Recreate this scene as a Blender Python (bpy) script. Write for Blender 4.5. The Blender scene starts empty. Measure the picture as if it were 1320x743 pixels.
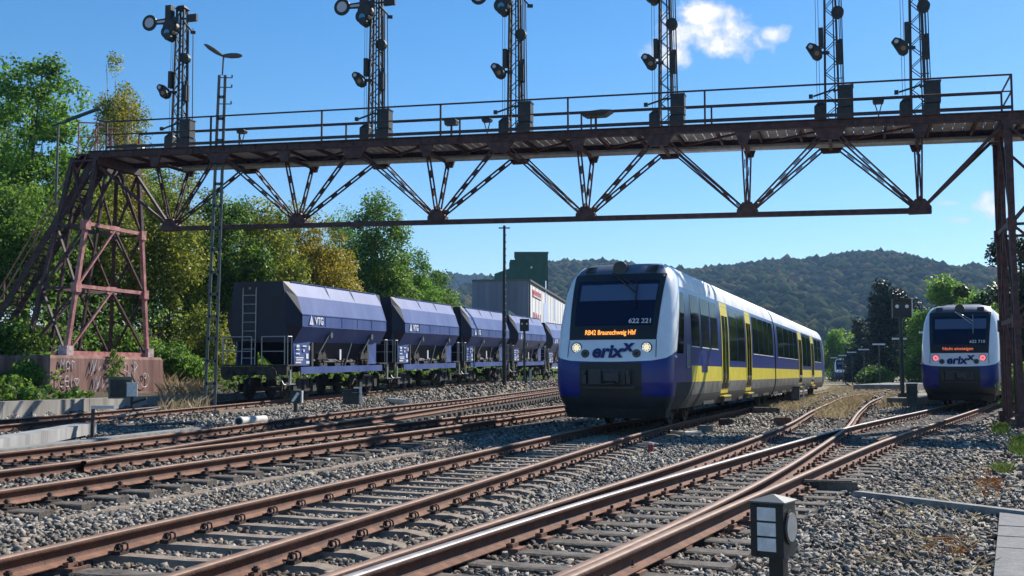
import bpy, bmesh, math, random
import numpy as np
from mathutils import Vector, Matrix
random.seed(7); rng = np.random.default_rng(7)
R = math.radians
scene = bpy.context.scene
COL = scene.collection

# ------------------------------------------------------------------ camera
F = 1430.0; CX, CY, HOR = 660.0, 371.5, 482.0
PITCH = math.atan((HOR - CY) / F)
CAMZ = 1.25
cd = bpy.data.cameras.new('camera'); cam = bpy.data.objects.new('camera', cd); COL.objects.link(cam)
cd.sensor_width = 36.0; cd.sensor_fit = 'HORIZONTAL'; cd.lens = 36.0 * F / 1320.0
cd.clip_start = 0.1; cd.clip_end = 9000
cam.location = (0, 0, CAMZ); cam.rotation_euler = (R(90) + PITCH, 0, 0)
scene.camera = cam
cp, sp = math.cos(PITCH), math.sin(PITCH)

def ray(px, py):
    a = (px - CX) / F; b = (CY - py) / F
    return Vector((a, cp - b * sp, sp + b * cp))
def at(px, py, Y):
    d = ray(px, py); return Vector((0, 0, CAMZ)) + d * (Y / d.y)
def gnd(px, py, z=0.0):
    d = ray(px, py); return Vector((0, 0, CAMZ)) + d * ((z - CAMZ) / d.z)

# ------------------------------------------------------------------ materials
MATS = {}
def mat(name, col, rough=0.6, metal=0.0, var=0.0, scale=3.0, col2=None, bump=0.0, bscale=40.0, spec=0.5, emit=None, estr=0.0, coat=0.0, streak=False):
    m = bpy.data.materials.new(name); m.use_nodes = True; nt = m.node_tree; N = nt.nodes; Lk = nt.links
    p = N['Principled BSDF']
    p.inputs['Base Color'].default_value = (*col, 1); p.inputs['Roughness'].default_value = rough
    p.inputs['Metallic'].default_value = metal; p.inputs['Specular IOR Level'].default_value = spec
    p.inputs['Coat Weight'].default_value = coat
    if emit: p.inputs['Emission Color'].default_value = (*emit, 1); p.inputs['Emission Strength'].default_value = estr
    if var or col2 or bump:
        tc = N.new('ShaderNodeTexCoord'); src = tc.outputs['Object']
        if streak:
            mp = N.new('ShaderNodeMapping'); mp.inputs['Scale'].default_value = (1, 1, 0.12); Lk.new(src, mp.inputs['Vector']); src = mp.outputs['Vector']
    if var or col2:
        nz = N.new('ShaderNodeTexNoise'); nz.inputs['Scale'].default_value = scale; nz.inputs['Detail'].default_value = 7
        nz.inputs['Roughness'].default_value = 0.65
        Lk.new(src, nz.inputs['Vector'])
        rp = N.new('ShaderNodeValToRGB'); rp.color_ramp.elements[0].position = 0.36; rp.color_ramp.elements[1].position = 0.66
        a = tuple(max(0, c * (1 - var)) for c in col); b = col2 if col2 else tuple(min(1, c * (1 + var)) for c in col)
        rp.color_ramp.elements[0].color = (*a, 1); rp.color_ramp.elements[1].color = (*b, 1)
        Lk.new(nz.outputs['Fac'], rp.inputs['Fac']); Lk.new(rp.outputs['Color'], p.inputs['Base Color'])
    if bump:
        n2 = N.new('ShaderNodeTexNoise'); n2.inputs['Scale'].default_value = bscale; n2.inputs['Detail'].default_value = 5
        Lk.new(tc.outputs['Object'], n2.inputs['Vector'])
        bp = N.new('ShaderNodeBump'); bp.inputs['Strength'].default_value = bump; bp.inputs['Distance'].default_value = 0.02
        Lk.new(n2.outputs['Fac'], bp.inputs['Height']); Lk.new(bp.outputs['Normal'], p.inputs['Normal'])
    MATS[name] = m
    return m
M = MATS
mat('rust_rail_shaded', (0.095, 0.038, 0.022), 0.8, 0.0, 0.35, 6, bump=0.3, bscale=60)  # rust darkened: shade below the rail head is put into the colour
mat('rust_foot', (0.20, 0.088, 0.050), 0.85, 0.0, 0.35, 6, bump=0.3, bscale=60)  # lighter for settled dust and for sunlight painted onto the foot
mat('rail_top', (0.24, 0.140, 0.092), 0.65, 0.05, 0.3, 5)
mat('rail_silver', (0.34, 0.31, 0.295), 0.55, 0.25, 0.25, 4)
mat('fastener', (0.055, 0.035, 0.028), 0.8, 0.2, 0.4, 20)
mat('plate_rust', (0.20, 0.10, 0.065), 0.8, 0.1, 0.4, 14)
mat('sleeper_tan', (0.25, 0.195, 0.145), 0.9, 0, 0.3, 7, bump=0.5)
mat('sleeper_timber', (0.055, 0.045, 0.038), 0.9, 0, 0.5, 5, col2=(0.16, 0.135, 0.11), bump=0.6, bscale=30)
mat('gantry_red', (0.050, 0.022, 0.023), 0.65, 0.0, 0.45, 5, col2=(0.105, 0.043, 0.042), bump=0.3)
mat('handrail_dark', (0.040, 0.026, 0.028), 0.6, 0.1, 0.4, 5)
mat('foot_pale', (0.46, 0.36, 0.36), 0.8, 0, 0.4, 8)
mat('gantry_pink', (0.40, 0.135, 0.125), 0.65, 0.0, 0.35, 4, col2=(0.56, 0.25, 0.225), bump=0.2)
mat('steel_dark', (0.034, 0.036, 0.036), 0.55, 0.3, 0.3, 8)
mat('steel_green', (0.055, 0.075, 0.072), 0.6, 0.2, 0.3, 6)
mat('steel_grey', (0.10, 0.112, 0.112), 0.55, 0.2, 0.2, 6)
mat('galv', (0.42, 0.43, 0.44), 0.45, 0.6, 0.2, 6)
mat('planks', (0.38, 0.37, 0.37), 0.8, 0, 0.3, 6)
mat('white_enamel', (0.72, 0.72, 0.70), 0.4, 0, 0.22, 9)
mat('black_paint', (0.014, 0.014, 0.015), 0.5)
mat('lens_amber', (0.28, 0.13, 0.03), 0.3)
mat('lens_blue', (0.05, 0.30, 0.50), 0.15)
mat('lens_white', (0.5, 0.5, 0.54), 0.3)
mat('concrete', (0.34, 0.315, 0.28), 0.9, 0, 0.3, 2.0, bump=0.4, streak=True)
mat('platform_grey', (0.20, 0.195, 0.185), 0.9, 0, 0.35, 2.0, bump=0.4)
mat('duct_grey', (0.30, 0.295, 0.285), 0.85, 0, 0.35, 2.0, bump=0.3, streak=True)
mat('edging_grey', (0.24, 0.235, 0.22), 0.9, 0, 0.3, 4.0, bump=0.4)
mat('concrete_grey', (0.37, 0.37, 0.36), 0.9, 0, 0.25, 3.0, bump=0.4)
mat('block_red', (0.21, 0.09, 0.07), 0.85, 0, 0.5, 1.6, col2=(0.36, 0.20, 0.165), bump=0.5, streak=True)
mat('graffiti_white', (0.66, 0.60, 0.60), 0.7, 0, 0.2, 8)
mat('cabinet_green', (0.13, 0.15, 0.12), 0.7, 0, 0.2, 5)
# train
mat('paint_white', (0.83, 0.84, 0.86), 0.30, 0.10, 0.07, 2, coat=0.4)
mat('paint_roof', (0.72, 0.72, 0.72), 0.45, 0, 0.2, 1.3, streak=True)
mat('paint_blue', (0.017, 0.029, 0.20), 0.28, 0, 0.08, 2, coat=0.12, spec=0.3)
mat('paint_yellow', (0.72, 0.60, 0.05), 0.4, 0, 0.1, 2.5)
mat('skirt_grey', (0.125, 0.12, 0.112), 0.65, 0.05, 0.55, 2.6, col2=(0.20, 0.185, 0.16))
mat('fairing_grey', (0.10, 0.115, 0.15), 0.4, 0.1, 0.1, 3)
mat('charcoal', (0.035, 0.036, 0.04), 0.5, 0, 0.2, 4)
mat('underframe', (0.022, 0.021, 0.02), 0.75, 0.1, 0.4, 5)
mat('glass_dark', (0.005, 0.006, 0.008), 0.06, 0, spec=0.16)
MATS['glass_dark'].node_tree.nodes['Principled BSDF'].inputs['IOR'].default_value = 1.18
mat('glass_blue', (0.007, 0.010, 0.032), 0.09, 0, spec=0.35)
mat('glass_band', (0.075, 0.11, 0.19), 0.4)
mat('lamp_on', (1, 0.93, 0.75), 0.3, emit=(1, 0.90, 0.66), estr=0.38)
mat('lamp_core', (1, 0.8, 0.4), 0.3, emit=(1, 0.82, 0.45), estr=0.5)
mat('tail_on', (0.9, 0.1, 0.12), 0.3, emit=(1, 0.14, 0.16), estr=1.0)
mat('led_orange', (1, 0.4, 0.08), 0.5, emit=(1, 0.36, 0.06), estr=1.0)
mat('led_red', (1, 0.2, 0.1), 0.5, emit=(1, 0.20, 0.08), estr=0.38)
mat('logo_blue', (0.012, 0.014, 0.11), 0.4)
# wagons
mat('wagon_blue', (0.055, 0.098, 0.30), 0.48, 0.0, 0.25, 1.1, col2=(0.085, 0.122, 0.29), bump=0.12, bscale=5, spec=0.3, coat=0.05, streak=True)
mat('wagon_blue_shaded', (0.009, 0.011, 0.032), 0.55, 0.05, 0.3, 2.0)  # wagon blue darkened: shade painted into the end walls and corner slopes
mat('wagon_under', (0.024, 0.022, 0.021), 0.8, 0.1, 0.5, 4, col2=(0.07, 0.06, 0.05))
mat('rail_tube', (0.40, 0.39, 0.37), 0.5, 0.3)
mat('decal', (0.75, 0.76, 0.78), 0.5)
mat('ochre', (0.45, 0.22, 0.04), 0.6)
mat('yellow_paint', (0.65, 0.50, 0.04), 0.5)
# buildings
mat('green_clad', (0.024, 0.115, 0.080), 0.6, 0, 0.12, 1.0)
mat('grey_clad', (0.16, 0.18, 0.23), 0.6, 0, 0.25, 0.4, streak=True)
mat('white_clad', (0.70, 0.69, 0.67), 0.6, 0, 0.14, 0.35, streak=True)
mat('sign_red', (0.50, 0.10, 0.12), 0.6)
mat('sign_pale_blue', (0.45, 0.52, 0.70), 0.6)
mat('roof_dark', (0.06, 0.065, 0.065), 0.8)
mat('ribbed_pale', (0.45, 0.50, 0.44), 0.7)
mat('bark', (0.06, 0.046, 0.034), 0.95, 0, 0.4, 6, bump=0.6)
mat('birch_bark', (0.42, 0.39, 0.35), 0.9, 0, 0.5, 5)
mat('pipe_white', (0.58, 0.55, 0.50), 0.7, 0, 0.2, 5)
mat('red_paint', (0.40, 0.05, 0.04), 0.6, 0, 0.2, 6)
mat('paver', (0.17, 0.17, 0.172), 0.9, 0, 0.2, 9, bump=0.4)

def leafmat(name, c1, c2, c3, trans=0.35):
    m = bpy.data.materials.new(name); m.use_nodes = True; nt = m.node_tree; N = nt.nodes; Lk = nt.links
    p = N['Principled BSDF']; out = N['Material Output']
    g = N.new('ShaderNodeNewGeometry'); nz = N.new('ShaderNodeTexNoise'); tc = N.new('ShaderNodeTexCoord')
    nz.inputs['Scale'].default_value = 0.55; nz.inputs['Detail'].default_value = 3
    Lk.new(tc.outputs['Object'], nz.inputs['Vector'])
    mx = N.new('ShaderNodeMath'); mx.operation = 'MULTIPLY_ADD'; mx.inputs[1].default_value = 0.55; 
    Lk.new(g.outputs['Random Per Island'], mx.inputs[0])
    m2 = N.new('ShaderNodeMath'); m2.operation = 'MULTIPLY_ADD'; m2.inputs[1].default_value = 1.1; m2.inputs[2].default_value = -0.32
    Lk.new(nz.outputs['Fac'], m2.inputs[0]); Lk.new(m2.outputs[0], mx.inputs[2])
    rp = N.new('ShaderNodeValToRGB'); e = rp.color_ramp.elements
    e[0].color = (*c1, 1); e[0].position = 0.2; e[1].color = (*c3, 1); e[1].position = 0.85
    k = e.new(0.55); k.color = (*c2, 1)
    Lk.new(mx.outputs[0], rp.inputs['Fac']); Lk.new(rp.outputs['Color'], p.inputs['Base Color'])
    p.inputs['Roughness'].default_value = 0.5; p.inputs['Specular IOR Level'].default_value = 0.35
    t = N.new('ShaderNodeBsdfTranslucent'); Lk.new(rp.outputs['Color'], t.inputs['Color'])
    ms = N.new('ShaderNodeMixShader'); ms.inputs[0].default_value = trans
    Lk.new(p.outputs[0], ms.inputs[1]); Lk.new(t.outputs[0], ms.inputs[2]); Lk.new(ms.outputs[0], out.inputs['Surface'])
    MATS[name] = m; return m
leafmat('leaf_green', (0.045, 0.100, 0.016), (0.125, 0.240, 0.032), (0.28, 0.39, 0.055), .55)
leafmat('leaf_bright', (0.055, 0.125, 0.016), (0.150, 0.300, 0.036), (0.29, 0.46, 0.06), .55)
leafmat('leaf_olive', (0.080, 0.120, 0.018), (0.240, 0.285, 0.036), (0.46, 0.43, 0.06), .55)
leafmat('leaf_gold', (0.10, 0.115, 0.016), (0.31, 0.265, 0.028), (0.52, 0.37, 0.035), .55)
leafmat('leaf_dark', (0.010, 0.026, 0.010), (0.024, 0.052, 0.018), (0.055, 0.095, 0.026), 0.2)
leafmat('leaf_conifer', (0.008, 0.018, 0.010), (0.014, 0.032, 0.016), (0.03, 0.055, 0.022), 0.1)
leafmat('grass_dry', (0.26, 0.19, 0.10), (0.44, 0.35, 0.20), (0.60, 0.50, 0.32), 0.3)
leafmat('grass_green', (0.04, 0.08, 0.015), (0.10, 0.17, 0.025), (0.22, 0.26, 0.05), 0.3)
leafmat('weed_rust', (0.16, 0.06, 0.02), (0.30, 0.12, 0.04), (0.40, 0.22, 0.07), 0.2)

# ------------------------------------------------------------------ mesh builder
class MB:
    def __init__(s): s.v = []; s.f = []; s.m = []
    def add(s, vs, fs, mi=0):
        b = len(s.v); s.v.extend(tuple(v) for v in vs)
        for f in fs: s.f.append(tuple(b + i for i in f)); s.m.append(mi)
    def box(s, c, d, mi=0, rz=0.0, mtx=None):
        hx, hy, hz = d[0] / 2, d[1] / 2, d[2] / 2
        vs = [Vector((x, y, z)) for x in (-hx, hx) for y in (-hy, hy) for z in (-hz, hz)]
        if rz: q = Matrix.Rotation(rz, 3, 'Z'); vs = [q @ v for v in vs]
        if mtx: vs = [mtx @ v for v in vs]
        c = Vector(c)
        s.add([v + c for v in vs], [(0, 1, 3, 2), (4, 6, 7, 5), (0, 4, 5, 1), (2, 3, 7, 6), (0, 2, 6, 4), (1, 5, 7, 3)], mi)
    def bar(s, p, q, w, h, mi=0, up=(0, 0, 1)):
        p, q = Vector(p), Vector(q); d = (q - p)
        if d.length < 1e-6: return
        d.normalize(); u = Vector(up)
        if abs(d.dot(u)) > 0.98: u = Vector((0, 1, 0))
        a = d.cross(u).normalized(); b = a.cross(d).normalized()
        vs = []
        for e in (p, q):
            for sx, sy in ((-1, -1), (1, -1), (1, 1), (-1, 1)): vs.append(e + a * (sx * w / 2) + b * (sy * h / 2))
        s.add(vs, [(0, 3, 2, 1), (4, 5, 6, 7), (0, 1, 5, 4), (1, 2, 6, 5), (2, 3, 7, 6), (3, 0, 4, 7)], mi)
    def tube(s, p, q, r, n=8, mi=0, r2=None, caps=True):
        p, q = Vector(p), Vector(q); d = (q - p).normalized(); r2 = r if r2 is None else r2
        u = Vector((0, 0, 1)) if abs(d.z) < 0.9 else Vector((1, 0, 0))
        a = d.cross(u).normalized(); b = a.cross(d)
        vs = []
        for e, rr in ((p, r), (q, r2)):
            for i in range(n):
                t = 2 * math.pi * i / n; vs.append(e + a * (math.cos(t) * rr) + b * (math.sin(t) * rr))
        fs = [(i, (i + 1) % n, n + (i + 1) % n, n + i) for i in range(n)]
        if caps: fs += [tuple(range(n - 1, -1, -1)), tuple(range(n, 2 * n))]
        s.add(vs, fs, mi)
    def path(s, pts, r, n=6, mi=0):
        for a, b in zip(pts[:-1], pts[1:]): s.tube(a, b, r, n, mi)
    def poly_prism(s, pts, ax, d, mi=0):
        """pts: list of 3D points of a planar outline, extruded by vector ax*d"""
        ax = Vector(ax) * d; n = len(pts)
        vs = [Vector(p) for p in pts] + [Vector(p) + ax for p in pts]
        fs = [tuple(range(n)), tuple(range(2 * n - 1, n - 1, -1))] + [(i, n + i, n + (i + 1) % n, (i + 1) % n) for i in range(n)]
        s.add(vs, fs, mi)
    def loft(s, secs, mi=0, closed=True, caps=True, mfun=None):
        n = len(secs[0]); b = len(s.v)
        for sec in secs: s.v.extend(tuple(p) for p in sec)
        for k in range(len(secs) - 1):
            for i in range(n if closed else n - 1):
                j = (i + 1) % n
                s.f.append((b + k * n + i, b + k * n + j, b + (k + 1) * n + j, b + (k + 1) * n + i))
                s.m.append(mfun(k, i) if mfun else mi)
        if caps and closed:
            s.f.append(tuple(b + i for i in range(n - 1, -1, -1))); s.m.append(mfun(-1, 0) if mfun else mi)
            s.f.append(tuple(b + (len(secs) - 1) * n + i for i in range(n))); s.m.append(mfun(-2, 0) if mfun else mi)
    def mesh(s, name, mats, smooth=False, normals=True):
        me = bpy.data.meshes.new(name)
        me.from_pydata([tuple(v) for v in s.v], [], s.f)
        for mm in (mats if isinstance(mats, (list, tuple)) else [mats]): me.materials.append(MATS[mm] if isinstance(mm, str) else mm)
        me.polygons.foreach_set('material_index', s.m)
        if normals:
            bm = bmesh.new(); bm.from_mesh(me); bmesh.ops.recalc_face_normals(bm, faces=bm.faces); bm.to_mesh(me); bm.free()
        if smooth:
            me.polygons.foreach_set('use_smooth', [True] * len(me.polygons))
            me.set_sharp_from_angle(angle=R(32))
        me.update(); return me
    def build(s, name, mats, parent=None, smooth=False, normals=True):
        o = bpy.data.objects.new(name, s.mesh(name, mats, smooth, normals)); COL.objects.link(o)
        if parent: o.parent = parent
        return o

def tag(o, label=None, cat=None, group=None, kind=None):
    if label: o['label'] = label
    if cat: o['category'] = cat
    if group: o['group'] = group
    if kind: o['kind'] = kind
    return o
def thing(name, label, cat, loc=(0, 0, 0), rotz=0.0, group=None):
    o = bpy.data.objects.new(name, None); COL.objects.link(o); o.location = loc; o.rotation_euler = (0, 0, rotz)
    o.empty_display_size = 0.3
    return tag(o, label, cat, group)
def link_copy(o, parent):
    c = o.copy(); COL.objects.link(c); c.parent = parent; return c
def copy_tree(o, parent=None):
    c = o.copy(); COL.objects.link(c); c.parent = parent
    for ch in list(o.children): copy_tree(ch, c)
    return c
def np_mesh(name, V, Fq, mats, nper=4, mi=None, smooth=False):
    me = bpy.data.meshes.new(name); V = np.asarray(V, np.float32); Fq = np.asarray(Fq, np.int32).reshape(-1, nper)
    me.vertices.add(len(V)); me.vertices.foreach_set('co', V.ravel())
    me.loops.add(Fq.size); me.loops.foreach_set('vertex_index', Fq.ravel())
    me.polygons.add(len(Fq)); me.polygons.foreach_set('loop_start', np.arange(len(Fq), dtype=np.int32) * nper)
    me.polygons.foreach_set('loop_total', np.full(len(Fq), nper, np.int32))
    for mm in (mats if isinstance(mats, (list, tuple)) else [mats]): me.materials.append(MATS[mm] if isinstance(mm, str) else mm)
    if mi is not None: me.polygons.foreach_set('material_index', np.asarray(mi, np.int32))
    if smooth: me.polygons.foreach_set('use_smooth', np.ones(len(Fq), bool))
    me.update(calc_edges=True); me.validate(); return me
def np_obj(name, me, parent=None):
    o = bpy.data.objects.new(name, me); COL.objects.link(o)
    if parent: o.parent = parent
    return o
def text_obj(name, body, size, m, parent, pos, right, up, align='CENTER', ext=0.002, bold=0.0, squeeze=1.0, shear=0.0):
    cu = bpy.data.curves.new(name, 'FONT'); cu.body = body; cu.size = size; cu.align_x = align; cu.align_y = 'CENTER'
    cu.extrude = ext; cu.offset = bold; cu.resolution_u = 3; cu.shear = shear
    t = bpy.data.objects.new(name + '_tmp', cu); COL.objects.link(t)
    bpy.context.view_layer.update()
    me = bpy.data.meshes.new_from_object(t.evaluated_get(bpy.context.evaluated_depsgraph_get()))
    bpy.data.objects.remove(t); me.name = name
    me.materials.clear(); me.materials.append(MATS[m])
    rt = Vector(right).normalized(); u = Vector(up).normalized(); n = rt.cross(u)
    mt = Matrix(((rt.x * squeeze, u.x, n.x, pos[0]), (rt.y * squeeze, u.y, n.y, pos[1]), (rt.z * squeeze, u.z, n.z, pos[2]), (0, 0, 0, 1)))
    me.transform(mt); o = bpy.data.objects.new(name, me); COL.objects.link(o); o.parent = parent
    return o
def interp(x, xs, ys): return float(np.interp(x, xs, ys))
# ------------------------------------------------------------------ tracks and terrain
def xf(Y): return -9.74 + 0.245 * (Y - 41.5)               # centre line of the goods track
def zf(Y): return float(np.clip(0.0175 * (Y - 27), -0.05, 0.8))
def zc(Y): return 0.12 + 0.008 * max(0.0, min(Y, 90) - 25)
def gndf(px, py, zfun):
    z = zfun(20)
    for _ in range(30):
        p = gnd(px, py, z); z = 0.5 * z + 0.5 * zfun(p.y)
    p = gnd(px, py, z); return Vector((p.x, p.y, z))
def smooth_path(pts, step=0.5):
    """resample points by Y with a smoothing fit"""
    P = np.array([(p[0], p[1], p[2]) for p in pts]); o = np.argsort(P[:, 1]); P = P[o]
    d = np.r_[0, np.cumsum(np.linalg.norm(np.diff(P, axis=0), axis=1))]
    n = max(3, int(d[-1] / step)); t = np.linspace(0, d[-1], n)
    Q = np.stack([np.interp(t, d, P[:, i]) for i in range(3)], 1)
    for _ in range(60):
        Q[1:-1] = 0.25 * Q[:-2] + 0.5 * Q[1:-1] + 0.25 * Q[2:]
    return Q
PROF = [(0.030, 0), (0.038, -0.009), (0.038, -0.042), (0.008, -0.052), (0.008, -0.126), (0.064, -0.146), (0.064, -0.158),
        (-0.064, -0.158), (-0.064, -0.146), (-0.008, -0.126), (-0.008, -0.052), (-0.038, -0.042), (-0.038, -0.009), (-0.030, 0)]
def rail_mesh(Q, parent, top='rail_top', label=None):
    n = len(Q); T = np.gradient(Q, axis=0); T[:, 2] = 0; T /= np.linalg.norm(T, axis=1)[:, None]
    Nn = np.stack([T[:, 1], -T[:, 0], np.zeros(n)], 1)
    pr = np.array(PROF); k = len(pr)
    V = Q[:, None, :] + Nn[:, None, :] * pr[None, :, 0:1] + np.array([0, 0, 1.0])[None, None, :] * pr[None, :, 1:2]
    fs = []; mi = []
    for i in range(n - 1):
        for j in range(k):
            j2 = (j + 1) % k
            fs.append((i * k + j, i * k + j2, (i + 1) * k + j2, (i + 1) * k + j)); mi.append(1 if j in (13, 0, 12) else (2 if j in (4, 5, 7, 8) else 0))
    o = np_obj('rail', np_mesh('rail', V.reshape(-1, 3), fs, ['rust_rail_shaded', top, 'rust_foot'], 4, mi), parent)
    if label: o['label'] = label
    return o
def center_of(Ql, Qr, n):
    """points along the track centre by matching the right rail to the left"""
    out = []
    for p in Ql:
        j = np.argmin(((Qr - p) ** 2).sum(1)); out.append((p + Qr[j]) / 2)
    return np.array(out)
def resample(Q, spacing, start=0.0):
    d = np.r_[0, np.cumsum(np.linalg.norm(np.diff(Q, axis=0), axis=1))]
    t = np.arange(start, d[-1], spacing)
    return np.stack([np.interp(t, d, Q[:, i]) for i in range(3)], 1)

def sleeper_steel():
    b = MB(); hl = 1.27
    secs = []
    for x, w, dz in ((-hl, 0.13, -0.085), (-hl + 0.05, 0.17, -0.03), (-hl + 0.2, 0.13, -0.004), (-0.5, 0.115, 0.0), (0, 0.115, -0.012), (0.5, 0.115, 0.0), (hl - 0.2, 0.13, -0.004), (hl - 0.05, 0.17, -0.03), (hl, 0.13, -0.085)):
        z = -0.165 + dz
        secs.append([(x, -w, z - 0.07), (x, -w * 0.62, z), (x, w * 0.62, z), (x, w, z - 0.07)])
    b.loft(secs, 0)
    for s in (-1, 1):
        for q in (-1, 1):
            cx = s * 0.7525 + q * 0.105
            b.box((cx, 0, -0.15), (0.085, 0.12, 0.03), 1)
            for w in (-0.034, 0.034):           # loops of the spring clip
                c = Vector((cx + q * 0.01, w, -0.118)); ring = [c + Vector((math.cos(t) * 0.036, 0.012 * math.sin(t), math.sin(t) * 0.036)) for t in np.linspace(0, 2 * math.pi, 9)]
                b.path(ring, 0.0085, 5, 1)
            b.tube((cx - q * 0.02, 0, -0.15), (cx - q * 0.02, 0, -0.085), 0.018, 6, 1)
    return b.mesh('sleeper', ['sleeper_tan', 'fastener'])
def sleeper_timber(hl=1.3, rails=(-0.7525, 0.7525), plate='plate_rust'):
    b = MB(); r = random.Random(int(hl * 100))
    n = 8; secs = []
    for i in range(n + 1):
        x = -hl + 2 * hl * i / n; j = r.uniform(-0.006, 0.006); w = 0.125 + r.uniform(-0.006, 0.006)
        secs.append([(x, -w, -0.30), (x, -w, -0.195 + j), (x, -w + 0.02, -0.183 + j), (x, w - 0.02, -0.183 - j), (x, w, -0.195), (x, w, -0.30)])
    b.loft(secs, 0)
    for rx in rails:
        b.box((rx, 0, -0.172), (0.36, 0.17, 0.022), 1)
        for q in (-1, 1):
            b.box((rx + q * 0.095, 0, -0.145), (0.05, 0.11, 0.035), 1)
            b.tube((rx + q * 0.10, 0, -0.16), (rx + q * 0.10, 0, -0.085), 0.017, 6, 2)
            b.tube((rx + q * 0.10, 0, -0.118), (rx + q * 0.10, 0, -0.098), 0.030, 6, 2)
            b.tube((rx + q * 0.145, 0.05, -0.16), (rx + q * 0.145, 0.05, -0.132), 0.018, 6, 2)
    return b.mesh('sleeper', ['sleeper_timber', plate, 'fastener'])
ME_STEEL = sleeper_steel(); ME_TIMB = sleeper_timber(); ME_TIMB_DK = sleeper_timber(1.31, plate='fastener')

SLEEP = []     # (x, y, dirx, diry, half length) used to keep ballast off the sleeper tops
def lay_sleepers(parent, C, spacing, chooser, limit=100, zoff=0.0):
    P = resample(C, spacing); T = np.gradient(P, axis=0)
    for i, p in enumerate(P[:limit]):
        me = chooser(p); t = T[i]; a = math.atan2(t[1], t[0]) - math.pi / 2 + random.uniform(-0.012, 0.012)
        o = bpy.data.objects.new('sleeper', me); COL.objects.link(o); o.parent = parent
        o.location = (p[0] + random.uniform(-.02, .02), p[1], p[2] + zoff); o.rotation_euler = (0, 0, a)
        SLEEP.append((p[0], p[1], math.cos(a), math.sin(a), 1.3))

# --- track A, the one the railcar comes in on
TA = 0.357
NOSE_X, NOSE_Y = 2.22, 25.2
def axis_A(Y): return NOSE_X + TA * (Y - NOSE_Y)
Al = [gnd(*p) for p in ((0, 717.7), (200, 672), (420, 624.5), (620, 581.7), (710, 561))]
Ar = [gnd(*p) for p in ((226, 738.6), (410, 683), (610, 622.5), (783, 570), (805, 563.5))]
Al = [Al[0] + (Al[0] - Al[1]) * 1.8] + Al; Ar = [Ar[0] + (Ar[0] - Ar[1]) * 1.3] + Ar
off = 0.7525 * math.sqrt(1 + TA * TA)
for Y in (28, 32, 40, 60, 85): Al.append(Vector((axis_A(Y) - off, Y, 0))); Ar.append(Vector((axis_A(Y) + off, Y, 0)))
QAl, QAr = smooth_path(Al), smooth_path(Ar)
tA = thing('railway_track', 'rusty railway track on tan spade-ended sleepers leading under the nearer railcar', 'railway track', group='railway tracks')
rail_mesh(QAl, tA); rail_mesh(QAr, tA)
lay_sleepers(tA, center_of(QAl, QAr, 0), 0.62, lambda p: ME_TIMB if (p[1] < 8.4) else ME_STEEL)
# --- tracks B and C on the left
Bl = [gndf(x, y, lambda Y: 0.12) for x, y in ((729, 522), (600, 536), (450, 553), (310, 569.5), (150, 587.4), (0, 606))]
Br = [gndf(x, y, lambda Y: 0.12) for x, y in ((729, 528), (600, 547), (450, 566.6), (310, 587.4), (150, 608), (0, 631))]
Cl = [gndf(x, y, zc) for x, y in ((715, 499.5), (610, 513), (460, 528), (310, 548), (150, 567.7), (0, 583.5))]
Cr = [gndf(x, y, zc) for x, y in ((715, 504), (610, 519), (460, 541), (300, 563), (200, 577.0), (110, 594))]
def extend(L, k0=1.0, k1=1.0):
    L = sorted(L, key=lambda p: p[1]); return [L[0] + (L[0] - L[1]) * k0] + L + [L[-1] + (L[-1] - L[-2]) * k1]
QBl, QBr, QCl = smooth_path(extend(Bl, .8, .9)), smooth_path(extend(Br, .8, .9)), smooth_path(extend(Cl, .8, .6))
QCr = smooth_path(extend(Cr, 0.02, .6))
tB = thing('railway_track', 'rust brown railway track nearest beyond the long timber edging', 'railway track', group='railway tracks')
rail_mesh(QBl, tB); rail_mesh(QBr, tB)
lay_sleepers(tB, center_of(QBl, QBr, 0), 0.63, lambda p: ME_TIMB_DK)
tC = thing('railway_track', 'railway track merging from behind into the track past the timber edging', 'railway track', group='railway tracks')
rail_mesh(QCl, tC); rail_mesh(QCr, tC, label='rail ending in a cut blade against the next rail')
lay_sleepers(tC, center_of(QCr, QCl, 0), 0.63, lambda p: ME_TIMB_DK)
# --- goods track
def line_f(o, Y0=8, Y1=150): return np.array([(xf(Y) + o * 1.03, Y, zf(Y)) for Y in np.arange(Y0, Y1, 1.0)])
tG = thing('railway_track', 'raised railway track carrying the row of blue hopper wagons', 'railway track', group='railway tracks')
rail_mesh(line_f(-.7525), tG); rail_mesh(line_f(.7525), tG)
lay_sleepers(tG, line_f(0, 20, 90), 0.72, lambda p: ME_TIMB_DK)
# --- turnout F on the right
FL1 = [gnd(*p) for p in ((415, 742), (600, 680.7), (800, 622), (960, 569), (1020, 545.6), (1044, 530.5), (1086, 512), (1148, 502))]
FL2 = [gnd(*p) for p in ((600, 690.6), (820, 624.5), (1020, 570), (1086, 551.5), (1108.5, 546.5), (1199.6, 527.5))]
FRi = [gnd(*p) for p in ((854, 682), (1000, 610.6), (1093.6, 550), (1103.5, 533), (1120.7, 518), (1138, 511))]
FRo = [gnd(*p) for p in ((733, 741), (820, 703), (1000, 625.4), (1127, 571), (1220, 540.4), (1260, 527.5))]
TFs = 0.50
FL1 = [FL1[0] + (FL1[0] - FL1[1]) * 1.5] + FL1
FRo = [FRo[0] + (FRo[0] - FRo[1]) * 2.0] + FRo
FL2 = [FL1[0] + Vector((0.088, -0.02, 0)), FL1[1] + Vector((0.088, -0.02, 0))] + FL2
FRi = [FRo[1] + Vector((-0.085, 0.02, -0.004)), FRo[2] + Vector((-0.075, 0.02, -0.004))] + FRi
RTX, RTY = 16.72, 41.6
offF = 0.7525 * math.sqrt(1 + TFs ** 2)
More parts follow.
